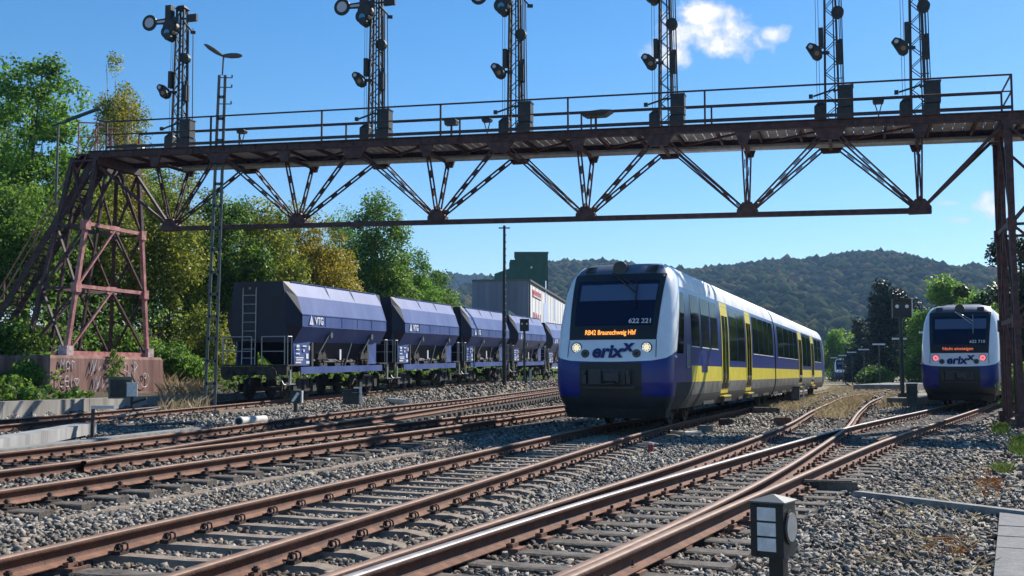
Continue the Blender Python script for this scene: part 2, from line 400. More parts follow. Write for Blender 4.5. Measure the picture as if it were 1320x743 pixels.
for Y in (47, 60, 75): FL2.append(Vector((RTX + TFs * (Y - RTY) - offF, Y, 0))); FRo.append(Vector((RTX + TFs * (Y - RTY) + offF, Y, 0)))
QFL1, QFL2, QFRi, QFRo = map(smooth_path, (FL1, FL2, FRi, FRo)); QFL2[:, 2] -= .005; QFRi[:, 2] -= .010
tF = thing('railway_turnout', 'railway turnout with silvery worn blades and dark timbers behind the lantern', 'railway turnout', group='railway tracks')
rail_mesh(QFL1, tF); rail_mesh(QFL2, tF, 'rail_silver', 'worn silvery blade rail'); rail_mesh(QFRi, tF, 'rail_top'); rail_mesh(QFRo, tF)
Ft = np.array([(p + QFL2[np.argmin(((QFL2 - p) ** 2).sum(1))]) / 2 for p in QFRo if 3 < p[1] < 60])
P = resample(Ft, 0.63); T = np.gradient(P, axis=0); mcache = {}
for i, p in enumerate(P[:95]):
    d = np.array([T[i][1], -T[i][0], 0]); d /= np.linalg.norm(d)
    offs = []
    for Q in (QFL1, QFL2, QFRi, QFRo):
        if Q[:, 1].max() < p[1] - 2 or Q[:, 1].min() > p[1] + 2: continue
        rel = Q - p; k = np.argmin(np.abs(rel @ (T[i] / np.linalg.norm(T[i])))); o_ = float(rel[k] @ d)
        if abs(o_) < 2.4: offs.append(round(o_, 2))
    lo = min(min(offs) - 0.5, -1.25) if offs else -1.3; hi = max(max(offs) + 0.5, 1.25) if offs else 1.3
    offs2 = []
    for o_ in sorted(offs):
        if not offs2 or o_ - offs2[-1] > 0.16: offs2.append(o_)
    b = MB(); j = random.uniform(-.005, .005)
    b.loft([[(x, -.13, -.30), (x, -.125, -.19 + j), (x, -.1, -.181), (x, .1, -.181), (x, .125, -.19 - j), (x, .13, -.30)] for x in np.linspace(lo, hi, 6)], 0)
    for o_ in offs2:
        b.box((o_, 0, -.171), (0.40, .18, .022), 1)
        for q in (-1, 1):
            b.box((o_ + q * .11, 0, -.145), (.06, .12, .04), 1); b.tube((o_ + q * .115, 0, -.16), (o_ + q * .115, 0, -.09), .017, 6, 2)
    o = b.build('sleeper', ['sleeper_timber', 'plate_rust', 'fastener'], tF)
    o.location = p; a = math.atan2(d[1], d[0]); o.rotation_euler = (0, 0, a)
    SLEEP.append((p[0] + d[0] * (lo + hi) / 2, p[1] + d[1] * (lo + hi) / 2, math.cos(a), math.sin(a), (hi - lo) / 2))
# branch sleepers beyond the frog
Cb = center_of(np.array([p for p in QFRi if p[1] > 30]), QFL1, 0)
lay_sleepers(tF, Cb, 0.65, lambda p: ME_TIMB, 60, -0.02)
# frog check rail and plates
b = MB()
for Q, s in ((QFRo, -1),):
    seg = np.array([p for p in Q if 21 < p[1] < 27]); T2 = np.gradient(seg, axis=0)
    for k in range(len(seg) - 1):
        n_ = np.array([T2[k][1], -T2[k][0], 0]); n_ /= np.linalg.norm(n_)
        b.bar(seg[k] + n_ * s * .1 + np.array([0, 0, -.05]), seg[k + 1] + n_ * s * .1 + np.array([0, 0, -.05]), .04, .12, 0)
b.build('check_rail', ['rust_rail_shaded'], tF)
# --- far tracks by the third train
tD = thing('railway_track', 'distant curved railway track in front of the small far railcar', 'railway track', group='railway tracks')
D0 = [at(1035, 505, 62), at(1085, 500.5, 78), at(1092, 494.5, 140), at(1087, 490, 200)]
for s in (-.75, .75):
    rail_mesh(smooth_path([Vector((p.x + s, p.y, -0.02)) for p in [Vector((20.5, 60, 0)), Vector((29, 90, 0)), Vector((43, 140, 0)), Vector((60, 198, 0)), Vector((75, 240, 0))]], 2.0), tD)

# ------------------------------------------------------------------ ground
def hgt(X, Y):
    X = np.asarray(X, float); Y = np.asarray(Y, float)
    e = X - (-9.74 + 0.245 * (Y - 41.5)); zff = np.clip(0.0175 * (Y - 27), -0.05, 0.8)
    base = np.full_like(X, -0.235)
    left = zff - 0.215
    k = np.clip((e - 2.3) / 3.2, 0, 1); k = k * k * (3 - 2 * k)
    h = left * (1 - k) + base * k
    bank = np.maximum(0.42, zff - .1) + np.clip((-e - 4.0) / 12.0, 0, 1) * 3.2
    kb = np.clip((-e - 2.55) / 0.1, 0, 1)
    h = h * (1 - kb) + bank * kb
    far = np.clip((Y - 110) / 120, 0, 1); h = h * (1 - far) + far * np.where(e < 0, 0.6, -0.25)
    nearmix = np.clip((16 - Y) / 6, 0, 1); h = h * (1 - nearmix) + nearmix * np.where(e < -2.5, h, -0.235)
    fh = np.clip((Y - 260) / 400, 0, 1); h = h * (1 - fh) + fh * (-0.25)
    return h
def ax(*segs):
    out = []
    for a, b_, n in segs: out.append(np.linspace(a, b_, n, endpoint=False))
    out.append([segs[-1][1]]); return np.concatenate(out)
gx = ax((-4000, -300, 14), (-300, -40, 26), (-40, -18, 30), (-18, 22, 200), (22, 60, 40), (60, 300, 24), (300, 4000, 14))
gy = ax((-400, -20, 8), (-20, 2, 8), (2, 34, 160), (34, 110, 150), (110, 300, 40), (300, 4500, 30))
GX, GY = np.meshgrid(gx, gy); nx, ny = len(gx), len(gy)
HZ = hgt(GX, GY) + rng.normal(0, 0.012, GX.shape) * ((GY > 2) & (GY < 40) & (np.abs(GX) < 22))
idx = np.arange(nx * ny).reshape(ny, nx)
fq = np.stack([idx[:-1, :-1], idx[:-1, 1:], idx[1:, 1:], idx[1:, :-1]], -1).reshape(-1, 4)
def ground_mat():
    m = bpy.data.materials.new('ballast_ground'); m.use_nodes = True; nt = m.node_tree; N = nt.nodes; Lk = nt.links; p = N['Principled BSDF']
    tc = N.new('ShaderNodeTexCoord'); g = N.new('ShaderNodeNewGeometry')
    vo = N.new('ShaderNodeTexVoronoi'); vo.inputs['Scale'].default_value = 13.0; Lk.new(tc.outputs['Object'], vo.inputs['Vector'])
    sep = N.new('ShaderNodeSeparateColor'); Lk.new(vo.outputs['Color'], sep.inputs[0])
    rp = N.new('ShaderNodeValToRGB'); e = rp.color_ramp.elements
    e[0].position = 0.05; e[0].color = (.055, .052, .05, 1); e[1].position = 0.95; e[1].color = (.34, .32, .29, 1)
    k = e.new(0.5); k.color = (.13, .122, .11, 1)
    Lk.new(sep.outputs[0], rp.inputs['Fac'])
    # dirt and dry grass by place, with ragged noise edges
    sx = N.new('ShaderNodeSeparateXYZ'); Lk.new(g.outputs['Position'], sx.inputs[0])
    nz = N.new('ShaderNodeTexNoise'); nz.inputs['Scale'].default_value = 0.55; nz.inputs['Detail'].default_value = 6; Lk.new(tc.outputs['Object'], nz.inputs['Vector'])
    n2 = N.new('ShaderNodeTexNoise'); n2.inputs['Scale'].default_value = 9; n2.inputs['Detail'].default_value = 6; Lk.new(tc.outputs['Object'], n2.inputs['Vector'])
    def mth(op, a, b_=None, c=None, clamp=False):
        q = N.new('ShaderNodeMath'); q.operation = op; q.use_clamp = clamp
        for i_, v in enumerate((a, b_, c)):
            if v is None: continue
            if isinstance(v, (int, float)): q.inputs[i_].default_value = v
            else: Lk.new(v, q.inputs[i_])
        return q.outputs[0]
    X, Y = sx.outputs[0], sx.outputs[1]
    # right hand sandy dirt: X - 0.40*Y - 0.3 > 0 (right of the turnout)
    lim = mth('MULTIPLY_ADD', Y, 0.385, -0.5)
    d = mth('SUBTRACT', X, lim); d = mth('ADD', d, mth('MULTIPLY_ADD', nz.outputs['Fac'], 2.4, -1.2))
    dirt = mth('MULTIPLY', mth('MULTIPLY_ADD', d, 1.2, 0.0, True), mth('MULTIPLY_ADD', Y, -0.2, 12.0, True))
    drp = N.new('ShaderNodeValToRGB'); e = drp.color_ramp.elements; e[0].color = (.17, .13, .09, 1); e[1].color = (.40, .33, .24, 1); e[0].position = .35; e[1].position = .65
    Lk.new(n2.outputs['Fac'], drp.inputs['Fac'])
    mx = N.new('ShaderNodeMix'); mx.data_type = 'RGBA'; Lk.new(mth('MULTIPLY', dirt, 0.8), mx.inputs['Factor']); Lk.new(rp.outputs['Color'], mx.inputs['A']); Lk.new(drp.outputs['Color'], mx.inputs['B'])
    # far land: dry grass, beyond Y ~ 55
    far = mth('MULTIPLY_ADD', mth('ADD', Y, mth('MULTIPLY', nz.outputs['Fac'], 30)), 0.05, -3.4, True)
    frp = N.new('ShaderNodeValToRGB'); e = frp.color_ramp.elements; e[0].color = (.10, .095, .05, 1); e[1].color = (.34, .26, .14, 1); e[0].position = .35; e[1].position = .6
    Lk.new(nz.outputs['Fac'], frp.inputs['Fac'])
    m2 = N.new('ShaderNodeMix'); m2.data_type = 'RGBA'; Lk.new(far, m2.inputs['Factor']); Lk.new(mx.outputs['Result'], m2.inputs['A']); Lk.new(frp.outputs['Color'], m2.inputs['B'])
    # bank on the far left: soil
    e1 = mth('SUBTRACT', mth('MULTIPLY_ADD', Y, 0.245, -22.4), X); bank = mth('MULTIPLY_ADD', e1, 4.0, -0.5, True)
    m3 = N.new('ShaderNodeMix'); m3.data_type = 'RGBA'; Lk.new(bank, m3.inputs['Factor']); Lk.new(m2.outputs['Result'], m3.inputs['A'])
    brp = N.new('ShaderNodeValToRGB'); e = brp.color_ramp.elements; e[0].color = (.025, .028, .014, 1); e[1].color = (.10, .08, .045, 1); Lk.new(n2.outputs['Fac'], brp.inputs['Fac'])
    Lk.new(brp.outputs['Color'], m3.inputs['B'])
    Lk.new(m3.outputs['Result'], p.inputs['Base Color']); p.inputs['Roughness'].default_value = .95
    bp = N.new('ShaderNodeBump'); bp.inputs['Distance'].default_value = 0.05; bp.inputs['Strength'].default_value = 1.0
    inv = mth('SUBTRACT', 1.0, vo.outputs['Distance']); Lk.new(inv, bp.inputs['Height']); Lk.new(bp.outputs['Normal'], p.inputs['Normal'])
    MATS['ballast_ground'] = m; return m
ground_mat()
go = np_obj('ground', np_mesh('ground', np.stack([GX.ravel(), GY.ravel(), HZ.ravel()], 1), fq, 'ballast_ground', 4, None, True))
tag(go, kind='structure')

# ------------------------------------------------------------------ ballast stones
def stone_mat(nm_, pal):
    m = bpy.data.materials.new(nm_); m.use_nodes = True; nt = m.node_tree; N = nt.nodes; Lk = nt.links; p = N['Principled BSDF']
    g = N.new('ShaderNodeNewGeometry'); rp = N.new('ShaderNodeValToRGB'); e = rp.color_ramp.elements
    e[0].color = (*pal[0], 1); e[1].color = (*pal[4], 1); e[1].position = 1.0
    k = e.new(.45); k.color = (*pal[1], 1); k = e.new(.85); k.color = (*pal[2], 1); k = e.new(.92); k.color = (*pal[3], 1)
    Lk.new(g.outputs['Random Per Island'], rp.inputs['Fac'])
    tc = N.new('ShaderNodeTexCoord'); nz = N.new('ShaderNodeTexNoise'); nz.inputs['Scale'].default_value = 45; nz.inputs['Detail'].default_value = 4; Lk.new(tc.outputs['Object'], nz.inputs['Vector'])
    mx = N.new('ShaderNodeMix'); mx.data_type = 'RGBA'; mx.blend_type = 'MULTIPLY'; mx.inputs['Factor'].default_value = .7
    r2 = N.new('ShaderNodeValToRGB'); r2.color_ramp.elements[0].color = (.55, .55, .55, 1); r2.color_ramp.elements[1].color = (1.25, 1.25, 1.25, 1); r2.color_ramp.elements[0].position = .3; r2.color_ramp.elements[1].position = .7
    Lk.new(nz.outputs['Fac'], r2.inputs['Fac']); Lk.new(rp.outputs['Color'], mx.inputs['A']); Lk.new(r2.outputs['Color'], mx.inputs['B'])
    n3 = N.new('ShaderNodeTexNoise'); n3.inputs['Scale'].default_value = .55; n3.inputs['Detail'].default_value = 6; n3.inputs['Roughness'].default_value = .7; Lk.new(tc.outputs['Object'], n3.inputs['Vector'])
    r3 = N.new('ShaderNodeValToRGB'); r3.color_ramp.elements[0].color = (.70, .61, .53, 1); r3.color_ramp.elements[1].color = (.96, .96, .96, 1); r3.color_ramp.elements[0].position = .36; r3.color_ramp.elements[1].position = .56; Lk.new(n3.outputs['Fac'], r3.inputs['Fac'])
    m3 = N.new('ShaderNodeMix'); m3.data_type = 'RGBA'; m3.blend_type = 'MULTIPLY'; m3.inputs['Factor'].default_value = 1.0; Lk.new(mx.outputs['Result'], m3.inputs['A']); Lk.new(r3.outputs['Color'], m3.inputs['B'])
    Lk.new(m3.outputs['Result'], p.inputs['Base Color']); p.inputs['Roughness'].default_value = .85
    MATS[nm_] = m
stone_mat('ballast_stone', ((.060, .056, .050), (.205, .192, .170), (.42, .39, .335), (.28, .215, .155), (.62, .57, .49)))
stone_mat('ballast_stained', ((.045, .034, .027), (.115, .088, .068), (.20, .155, .12), (.15, .095, .06), (.30, .235, .18)))
def scatter_stones(n_try, y0, y1, r0, r1, rails):
    Y = np.sqrt(rng.uniform(y0 * y0, y1 * y1, n_try)); X = rng.uniform(-0.52, 0.53, n_try) * Y
    # thin out the sandy right edge and stop at the walls
    d = X - (0.390 * Y - 0.35); keep = ~((d > -0.4 + rng.normal(0, .8, n_try)) & (rng.random(n_try) < 0.80))
    e = X - (-9.74 + 0.245 * (Y - 41.5)); keep &= e > -2.4
    X, Y = X[keep], Y[keep]
    S = np.array(SLEEP); drop = np.zeros(len(X), bool)
    for x_, y_, cx_, sy_, hl in S:
        if y_ < y0 - 3 or y_ > y1 + 3: continue
        w = np.where(np.abs(Y - y_) < 3.0)[0]
        if not len(w): continue
        u = (X[w] - x_) * cx_ + (Y[w] - y_) * sy_; v = -(X[w] - x_) * sy_ + (Y[w] - y_) * cx_
        drop[w[(np.abs(u) < hl + .05) & (np.abs(v) < 0.145)]] = True
    drop &= rng.random(len(X)) < 0.96
    X, Y = X[~drop], Y[~drop]
    near = np.zeros(len(X), bool)
    for Q in rails:
        for a in Q[::1]:
            w = np.where(np.abs(Y - a[1]) < .3)[0]
            near[w[np.abs(X[w] - np.interp(Y[w], Q[:, 1], Q[:, 0])) < 0.05]] = True
    X, Y = X[~near], Y[~near]; n = len(X)
    Z = hgt(X, Y)
    # ballast is heaped a little between the sleepers of the left tracks
    for (Q1, Q2, up) in ((QBl, QBr, .10), (QCr, QCl, .10)):
        c = (np.interp(Y, Q1[:, 1], Q1[:, 0]) + np.interp(Y, Q2[:, 1], Q2[:, 0])) / 2
        Z += up * np.clip(1 - (np.abs(X - c) - 1.2) / 1.0, 0, 1) * (np.abs(X - c) < 2.2) * (Y > 6)
    r = rng.uniform(r0, r1, n) * rng.uniform(.7, 1.25, n)
    cube = np.array([(-1, -1, -1), (1, -1, -1), (1, 1, -1), (-1, 1, -1), (-1, -1, 1), (1, -1, 1), (1, 1, 1), (-1, 1, 1)], float)
    Vv = cube[None] * np.stack([rng.uniform(.6, 1.1, n), rng.uniform(.5, .9, n), rng.uniform(.35, .75, n)], 1)[:, None, :]
    Vv += rng.normal(0, .26, (n, 8, 3)); Vv *= (r * 0.82)[:, None, None]
    a = rng.uniform(0, 6.283, n); b_ = rng.normal(0, .7, n)
    ca, sa, cb, sb = np.cos(a), np.sin(a), np.cos(b_), np.sin(b_)
    x_, y_, z_ = Vv[..., 0], Vv[..., 1], Vv[..., 2]
    x2 = x_ * cb[:, None] + z_ * sb[:, None]; z2 = -x_ * sb[:, None] + z_ * cb[:, None]
    x3 = x2 * ca[:, None] - y_ * sa[:, None]; y3 = x2 * sa[:, None] + y_ * ca[:, None]
    rd = np.full(n, 9.0)
    for Q in rails: 
        ins = (Y > Q[:, 1].min()) & (Y < Q[:, 1].max()); rd[ins] = np.minimum(rd[ins], np.abs(X[ins] - np.interp(Y[ins], Q[:, 1], Q[:, 0])))
    stain = (rng.random(n) < np.clip(.75 - rd * 1.1, .04, 1)).astype(np.int32)
    V = np.stack([x3 + X[:, None], y3 + Y[:, None], z2 + (Z + r * rng.uniform(.0, .75, n))[:, None]], -1).reshape(-1, 3)
    fc = np.array([(0, 3, 2, 1), (4, 5, 6, 7), (0, 1, 5, 4), (1, 2, 6, 5), (2, 3, 7, 6), (3, 0, 4, 7)])
    Fq = (np.arange(n) * 8)[:, None, None] + fc[None]
    return V, Fq.reshape(-1, 4), np.repeat(stain, 6)
rails = (QAl, QAr, QBl, QBr, QCl, QCr, QFL1, QFL2, QFRi, QFRo)
Vs, Fs, nb, Ms = [], [], 0, []
for args in ((36000, 4.2, 9, .017, .033), (60000, 9, 15, .020, .037), (115000, 15, 30, .026, .045), (44000, 30, 52, .042, .068), (34000, 52, 85, .07, .11)):
    v, f, m_ = scatter_stones(*args, rails); Ms.append(m_); Vs.append(v); Fs.append(f + nb); nb += len(v)
bo = np_obj('gravel', np_mesh('gravel', np.concatenate(Vs), np.concatenate(Fs), ['ballast_stone', 'ballast_stained'], 4, np.concatenate(Ms)))
tag(bo, 'grey crushed stone ballast lying between the rails', 'gravel', kind='stuff')
# ------------------------------------------------------------------ signal gantry
GO = Vector((14.1, 31.0, 0)); GU = Vector((-.956, .293, 0)).normalized(); GN = Vector((.293, .956, 0)).normalized()
def gpix(px, py, n):
    """(L, z) of the pixel on the vertical plane at depth n of the gantry"""
    d = ray(px, py); o = GO + GN * n
    den = d.x * GU.y - d.y * GU.x                    # o + L*GU parallel to d
    L = (o.x * d.y - o.y * d.x) / den
    Y = (o + GU * L).y
    return L, CAMZ + d.z * (Y / d.y)
DG = 2.2
zr = gpix(1305, 143.5, 0); zl = gpix(137, 194.4, 0)          # top of the near girder
def ztop(L): return zl[1] + (zr[1] - zl[1]) * (zl[0] - L) / (zl[0] - zr[0])
NB = 1.1
nodes = [gpix(1186, 272, NB), gpix(963.7, 275.5, NB), gpix(755.7, 280.5, NB), gpix(564.4, 283.5, NB), gpix(385, 288, NB), gpix(221, 295, NB)]
def zbot(L): return float(np.interp(L, [p[0] for p in nodes], [p[1] for p in nodes]))
LL = zl[0]; LE = gpix(118, 200, 0)[0]
gan = thing('signal_gantry', 'long dark red lattice signal gantry spanning all the tracks with handrails', 'signal gantry', (GO.x, GO.y, 0), math.atan2(GU.y, GU.x))
def G(L, n, z): return Vector((L, -n, z))        # local frame of the gantry: x along, -y to the far side
L0 = -3.2; L1 = LE + 0.1
for n, nm in ((0, 'girder'), (DG, 'girder')):
    b = MB()
    for (a, c) in ((L0, L1),):
        za, zc_ = ztop(a), ztop(c)
        b.bar(G(a, n, za - .13), G(c, n, zc_ - .13), .02, .22, 0)
        for dz in (-.015, -.245):
            b.bar(G(a, n, za + dz), G(c, n, zc_ + dz), .20, .028, 0)
        k = a
        while k < c:                                        # stiffeners on the web
            b.bar(G(k, n, ztop(k) - .22), G(k, n, ztop(k) - .03), .09, .02, 0, up=(1, 0, 0)); k += 1.24
    b.build(nm, ['gantry_red'], gan)
for n in (0, DG):
    b = MB()
    # second chord just under the girder
    if n == 0:
        b.bar(G(nodes[0][0] - .15, NB, zbot(nodes[0][0])), G(nodes[-1][0] + .1, NB, zbot(nodes[-1][0])), .22, .15, 0)
        b.build('bottom_chord', ['gantry_red'], gan)
    bw = MB()
    def gusset(pts, d):
        q = MB(); q.poly_prism(pts, (0, -1, 0), d, 0); q.build('gusset_plate', ['gantry_red'], gan)
    def brace(L_a, z_a, L_b, z_b, w=.11, double=True):
        p, q = G(L_a, NB, z_a), G(L_b, n, z_b)
        if not double: bw.bar(p, q, .09, w, 0, up=(0, 1, 0)); return
        d = (q - p).normalized(); s = Vector((0, 1, 0)).cross(d).normalized() * .056
        bw.bar(p + s, q + s, .05, .040, 0, up=(0, 1, 0)); bw.bar(p - s, q - s, .05, .040, 0, up=(0, 1, 0))
        ln = (q - p).length; k = .35
        while k < ln - .2:                                 # battens between the two angles
            m_ = p + d * k; bw.bar(m_ - d * .13, m_ + d * .13, .02, .13, 0, up=(0, 1, 0)); k += .62
    tops = [(nodes[i][0] + nodes[i + 1][0]) / 2 for i in range(5)]
    for i, (Ln, zn) in enumerate(nodes):
        brace(Ln, zbot(Ln), Ln, ztop(Ln) - .25)
        if i > 0: brace(Ln, zbot(Ln), tops[i - 1], ztop(tops[i - 1]) - .25)
        if i < 5: brace(Ln, zbot(Ln), tops[i], ztop(tops[i]) - .25)
        if n == 0: gusset([G(Ln + dx, NB - .16, zbot(Ln) + dz) for dx, dz in ((-.32, -.09), (.32, -.09), (.32, .1), (.14, .34), (-.14, .34), (-.32, .1))], .32)
        gusset([G(Ln + dx, n - .05, ztop(Ln) - .25 + dz) for dx, dz in ((-.25, 0), (.25, 0), (.12, -.4), (-.12, -.4))], .1)
    for Lt in tops:
        gusset([G(Lt + dx, n - .05, ztop(Lt) - .25 + dz) for dx, dz in ((-.5, 0), (.5, 0), (.25, -.36), (-.25, -.36))], .1)
    brace(nodes[0][0], zbot(nodes[0][0]), .15, ztop(0) - .35, .13, False)
    brace(nodes[-1][0], zbot(nodes[-1][0]), LE - .4, ztop(LE) - .6, .12, False)
    bw.build('lattice_web', ['gantry_red'], gan)
b = MB()                                                  # cross members and wind bracing
k = L0 + .3
while k < L1:
    b.bar(G(k, 0, ztop(k) - .17), G(k, DG, ztop(k) - .17), .07, .13, 0); k += 1.24
Ls = sorted([p[0] for p in nodes] + tops)
for a, c in zip(Ls[:-1], Ls[1:]):
    b.bar(G(a, 0, ztop(a) - .29), G(c, DG, ztop(c) - .29), .07, .06, 0)
for Lt in tops + [p[0] for p in nodes]:
    b.bar(G(Lt, .06, ztop(Lt) - .5), G(Lt, DG - .06, ztop(Lt) - .5), .09, .1, 0)
b.build('cross_beams', ['gantry_red'], gan)
b = MB(); k = L0
while k < L1 - .3:
    b.box(G(k + .14, DG / 2, (ztop(k)) - .065), (.262, DG - .3, .035), 0); k += .285
b.build('deck_planks', ['planks'], gan)
b = MB()
b.tube(G(L0, DG - .45, ztop(L0) - .42), G(nodes[-1][0], DG - .45, ztop(nodes[-1][0]) - .42), .10, 10, 0)
b.build('conduit_pipe', ['galv'], gan, True)
# handrails
def handrail(n, La, Lb, nm='handrail'):
    h = MB(); ra = gpix(1305, 95, 0)[1] - ztop(gpix(1305, 95, 0)[0])
    for dz, r_ in ((1.06, .030), (.58, .024), (.22, .02)):
        if dz == .22: h.bar(G(La, n, ztop(La) + .12), G(Lb, n, ztop(Lb) + .12), .02, .10, 0)
        else: h.tube(G(La, n, ztop(La) + dz), G(Lb, n, ztop(Lb) + dz), r_, 8, 0)
    N_ = int(round((Lb - La) / 4.3)); 
    for i in range(N_ + 1):
        k = La + (Lb - La) * i / N_
        h.bar(G(k, n, ztop(k) - .25), G(k, n, ztop(k) + 1.07), .055, .055, 0)
    h.build(nm, ['handrail_dark'], gan)
handrail(0, zr[0], LL); handrail(DG, zr[0], LL + .2)
b = MB()
for dz in (1.06, .58): b.tube(G(zr[0], 0, ztop(0) + dz), G(zr[0], DG, ztop(0) + dz), .028, 8, 0)
b.tube(G(LL, 0, ztop(LL) + 1.06), G(LL + .6, 0.25, ztop(LL) + 1.22), .028, 8, 0); b.tube(G(LL, 0, ztop(LL) + .58), G(LL + .6, .25, ztop(LL) + .75), .024, 8, 0)
b.build('end_handrail', ['handrail_dark'], gan)

# towers: four legs, K bracing on the lit inner face
def tower(inner_top, inner_bot, outer_top, outer_bot, zb, zt, mats, nb=(-1.0, 3.7), ntp=(-.1, 2.45)):
    t = MB()
    def leg(side, n_i, f):
        Lt, Lb = (inner_top, inner_bot) if side == 0 else (outer_top, outer_bot)
        return G(Lb + (Lt - Lb) * f, nb[n_i] + (ntp[n_i] - nb[n_i]) * f, zb + (zt - zb) * f)
    def seg(p, q, w=.11, mi=0):
        t.bar(p, q, w, w * .8, mi)
    fr = [0, .34, .66, 1.0]
    for s in (0, 1):
        for i in (0, 1):
            for f0, f1 in zip(fr[:-1], fr[1:]):
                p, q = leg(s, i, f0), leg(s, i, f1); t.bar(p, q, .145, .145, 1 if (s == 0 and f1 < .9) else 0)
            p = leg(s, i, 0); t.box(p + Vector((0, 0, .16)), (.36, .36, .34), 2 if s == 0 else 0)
    for s in (0, 1):
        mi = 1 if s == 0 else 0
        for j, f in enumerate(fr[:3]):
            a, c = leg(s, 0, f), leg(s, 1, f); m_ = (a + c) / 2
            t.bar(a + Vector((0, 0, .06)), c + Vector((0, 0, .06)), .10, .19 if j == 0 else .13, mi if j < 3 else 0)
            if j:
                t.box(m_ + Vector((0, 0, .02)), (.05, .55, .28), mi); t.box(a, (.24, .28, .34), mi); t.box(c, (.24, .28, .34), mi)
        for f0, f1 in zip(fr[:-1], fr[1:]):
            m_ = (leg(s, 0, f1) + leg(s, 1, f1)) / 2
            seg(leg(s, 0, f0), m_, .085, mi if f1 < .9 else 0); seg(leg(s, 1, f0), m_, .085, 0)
    for i in (0, 1):
        for f0, f1 in zip(fr[:-1], fr[1:]):
            seg(leg(0, i, f0), leg(1, i, f1), .08); seg(leg(1, i, f0), leg(0, i, f1), .08); seg(leg(0, i, f1), leg(1, i, f1), .09)
    t.bar(leg(0, 0, 1), leg(0, 1, 1), .22, .3, 0); t.bar(leg(1, 0, 1), leg(1, 1, 1), .22, .3, 0)
    return t.build('support_tower', mats, gan)
Lt_in = gpix(123, 215, -.1)[0]; Lb_in = gpix(85, 452, -1.0)[0]; zbl = gpix(85, 458, -1.0)[1]
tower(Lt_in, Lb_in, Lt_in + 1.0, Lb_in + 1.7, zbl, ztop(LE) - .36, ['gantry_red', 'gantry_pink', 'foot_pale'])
o = tower(.1, .0, -2.4, -3.2, -.2, ztop(0) - .36, ['gantry_red', 'gantry_red', 'gantry_red'], nb=(-.6, 3.0))
# solid webbing of the right tower leg: lattice strips
b = MB()
for i_, n_ in ((0, .2), (1, 2.1)):
    for zz in np.arange(.0, 8.0, .38):
        b.bar(G(-.02, n_ - .22, zz), G(-.02, n_ + .22, zz + .3), .03, .06, 0); b.bar(G(-.02, n_ + .22, zz), G(-.02, n_ - .22, zz + .3), .03, .06, 0)
    for s in (-.24, .24): b.bar(G(0, n_ + s, -.25), G(0, n_ + s, ztop(0) - .36), .12, .10, 0)
b.build('lattice_leg', ['gantry_red'], gan)
# stair on the left end
st = MB(); sr = MB()
zs = ztop(LE + .5)
A_, B_ = G(LE - .05, .25, zs - .05), G(LE + 4.9, -.9, .75)
w = Vector((0, -.80, 0))
st.bar(A_, B_, .05, .22, 0); st.bar(A_ + w, B_ + w, .05, .22, 0)
n_t = 38
for i in range(n_t):
    p = A_ + (B_ - A_) * ((i + .5) / n_t); st.box(p + w / 2, (.22, .80, .03), 0)
st.build('stair', ['gantry_red'], gan)
for o_ in (Vector((0, 0, 0)), w):
    for hz in (.95, .5):
        up = Vector((0, 0, hz)); sr.tube(A_ + o_ + up + Vector((0, 0, .1)), B_ + o_ + up, .027, 8, 0)
    for f in (.0, .22, .44, .66, .88):
        p = A_ + o_ + (B_ - A_) * f; sr.tube(p, p + Vector((0, 0, 1.0)), .024, 8, 0)
# top landing rails
for n_, L_a, L_b in ((.2, LE - .3, LE + .75), (1.1, LE - .3, LE + .7)):
    sr.tube(G(L_a, n_, zs + 1.05), G(L_b, n_, zs + 1.15), .027, 8, 0); sr.tube(G(L_a, n_, zs + .55), G(L_b, n_, zs + .6), .022, 8, 0)
    sr.tube(G(L_b, n_, zs - .1), G(L_b, n_, zs + 1.15), .026, 8, 0)
sr.build('stair_handrail', ['gantry_pink'], gan)
b = MB(); b.box(G(LE + .3, 1.0, zs - .1), (.9, 1.9, .06), 0); b.bar(G(LE + .72, .2, zs - .2), G(LE + .72, 1.9, zs - .2), .08, .2, 0)
for nn in (.25, 1.8): b.bar(G(LE + .7, nn, zs - .2), G(LE + 1.9, nn, .8), .1, .1, 0)
b.build('stair_landing', ['gantry_red'], gan)

# concrete block under the left tower, with scribbles sprayed on the lit face
blk = thing('concrete_block', 'red painted concrete block with white graffiti under the gantry tower', 'concrete block', gan.location, gan.rotation_euler.z)
b = MB(); Lb = Lb_in; ztb = zbl - .02
sec = lambda z, g: [(Lb - .55 - g, 2.45 + g, z), (Lb + 2.6 + g, 2.45 + g, z), (Lb + 2.6 + g, -3.95 - g, z), (Lb - .55 - g, -3.95 - g, z)]
b.loft([sec(-.4, .22), sec(.55, .14), sec(.56, .06), sec(ztb - .1, 0), sec(ztb, -.06)], 0)
b.build('block', ['block_red'], blk)
def scrib(strokes, y0, z0, s, r_=.035):
    m_ = MB()
    for stv in strokes:
        pts = [G(Lb - .60 - .10 * (ztb - (z0 + v * s)) / 1.5, -(-y0 + -u * s) if False else (y0 + u * s), z0 + v * s) for u, v in stv]
        m_.path(pts, r_, 5, 0)
    return m_
arc = lambda cx, cy, rx, ry, a0, a1, n=9: [(cx + rx * math.cos(R(t)), cy + ry * math.sin(R(t))) for t in np.linspace(a0, a1, n)]
g1 = [arc(.3, .5, .3, .45, 60, 300), arc(1.05, .5, .3, .45, 60, 300), [(.8, .5), (1.2, .5)], [(1.5, 0), (1.62, 1.0)], arc(2.05, .55, .16, .18, 0, 180), arc(2.35, .55, .16, .18, 0, 180), [(1.89, .55), (2.2, .1), (2.5, .55)]]
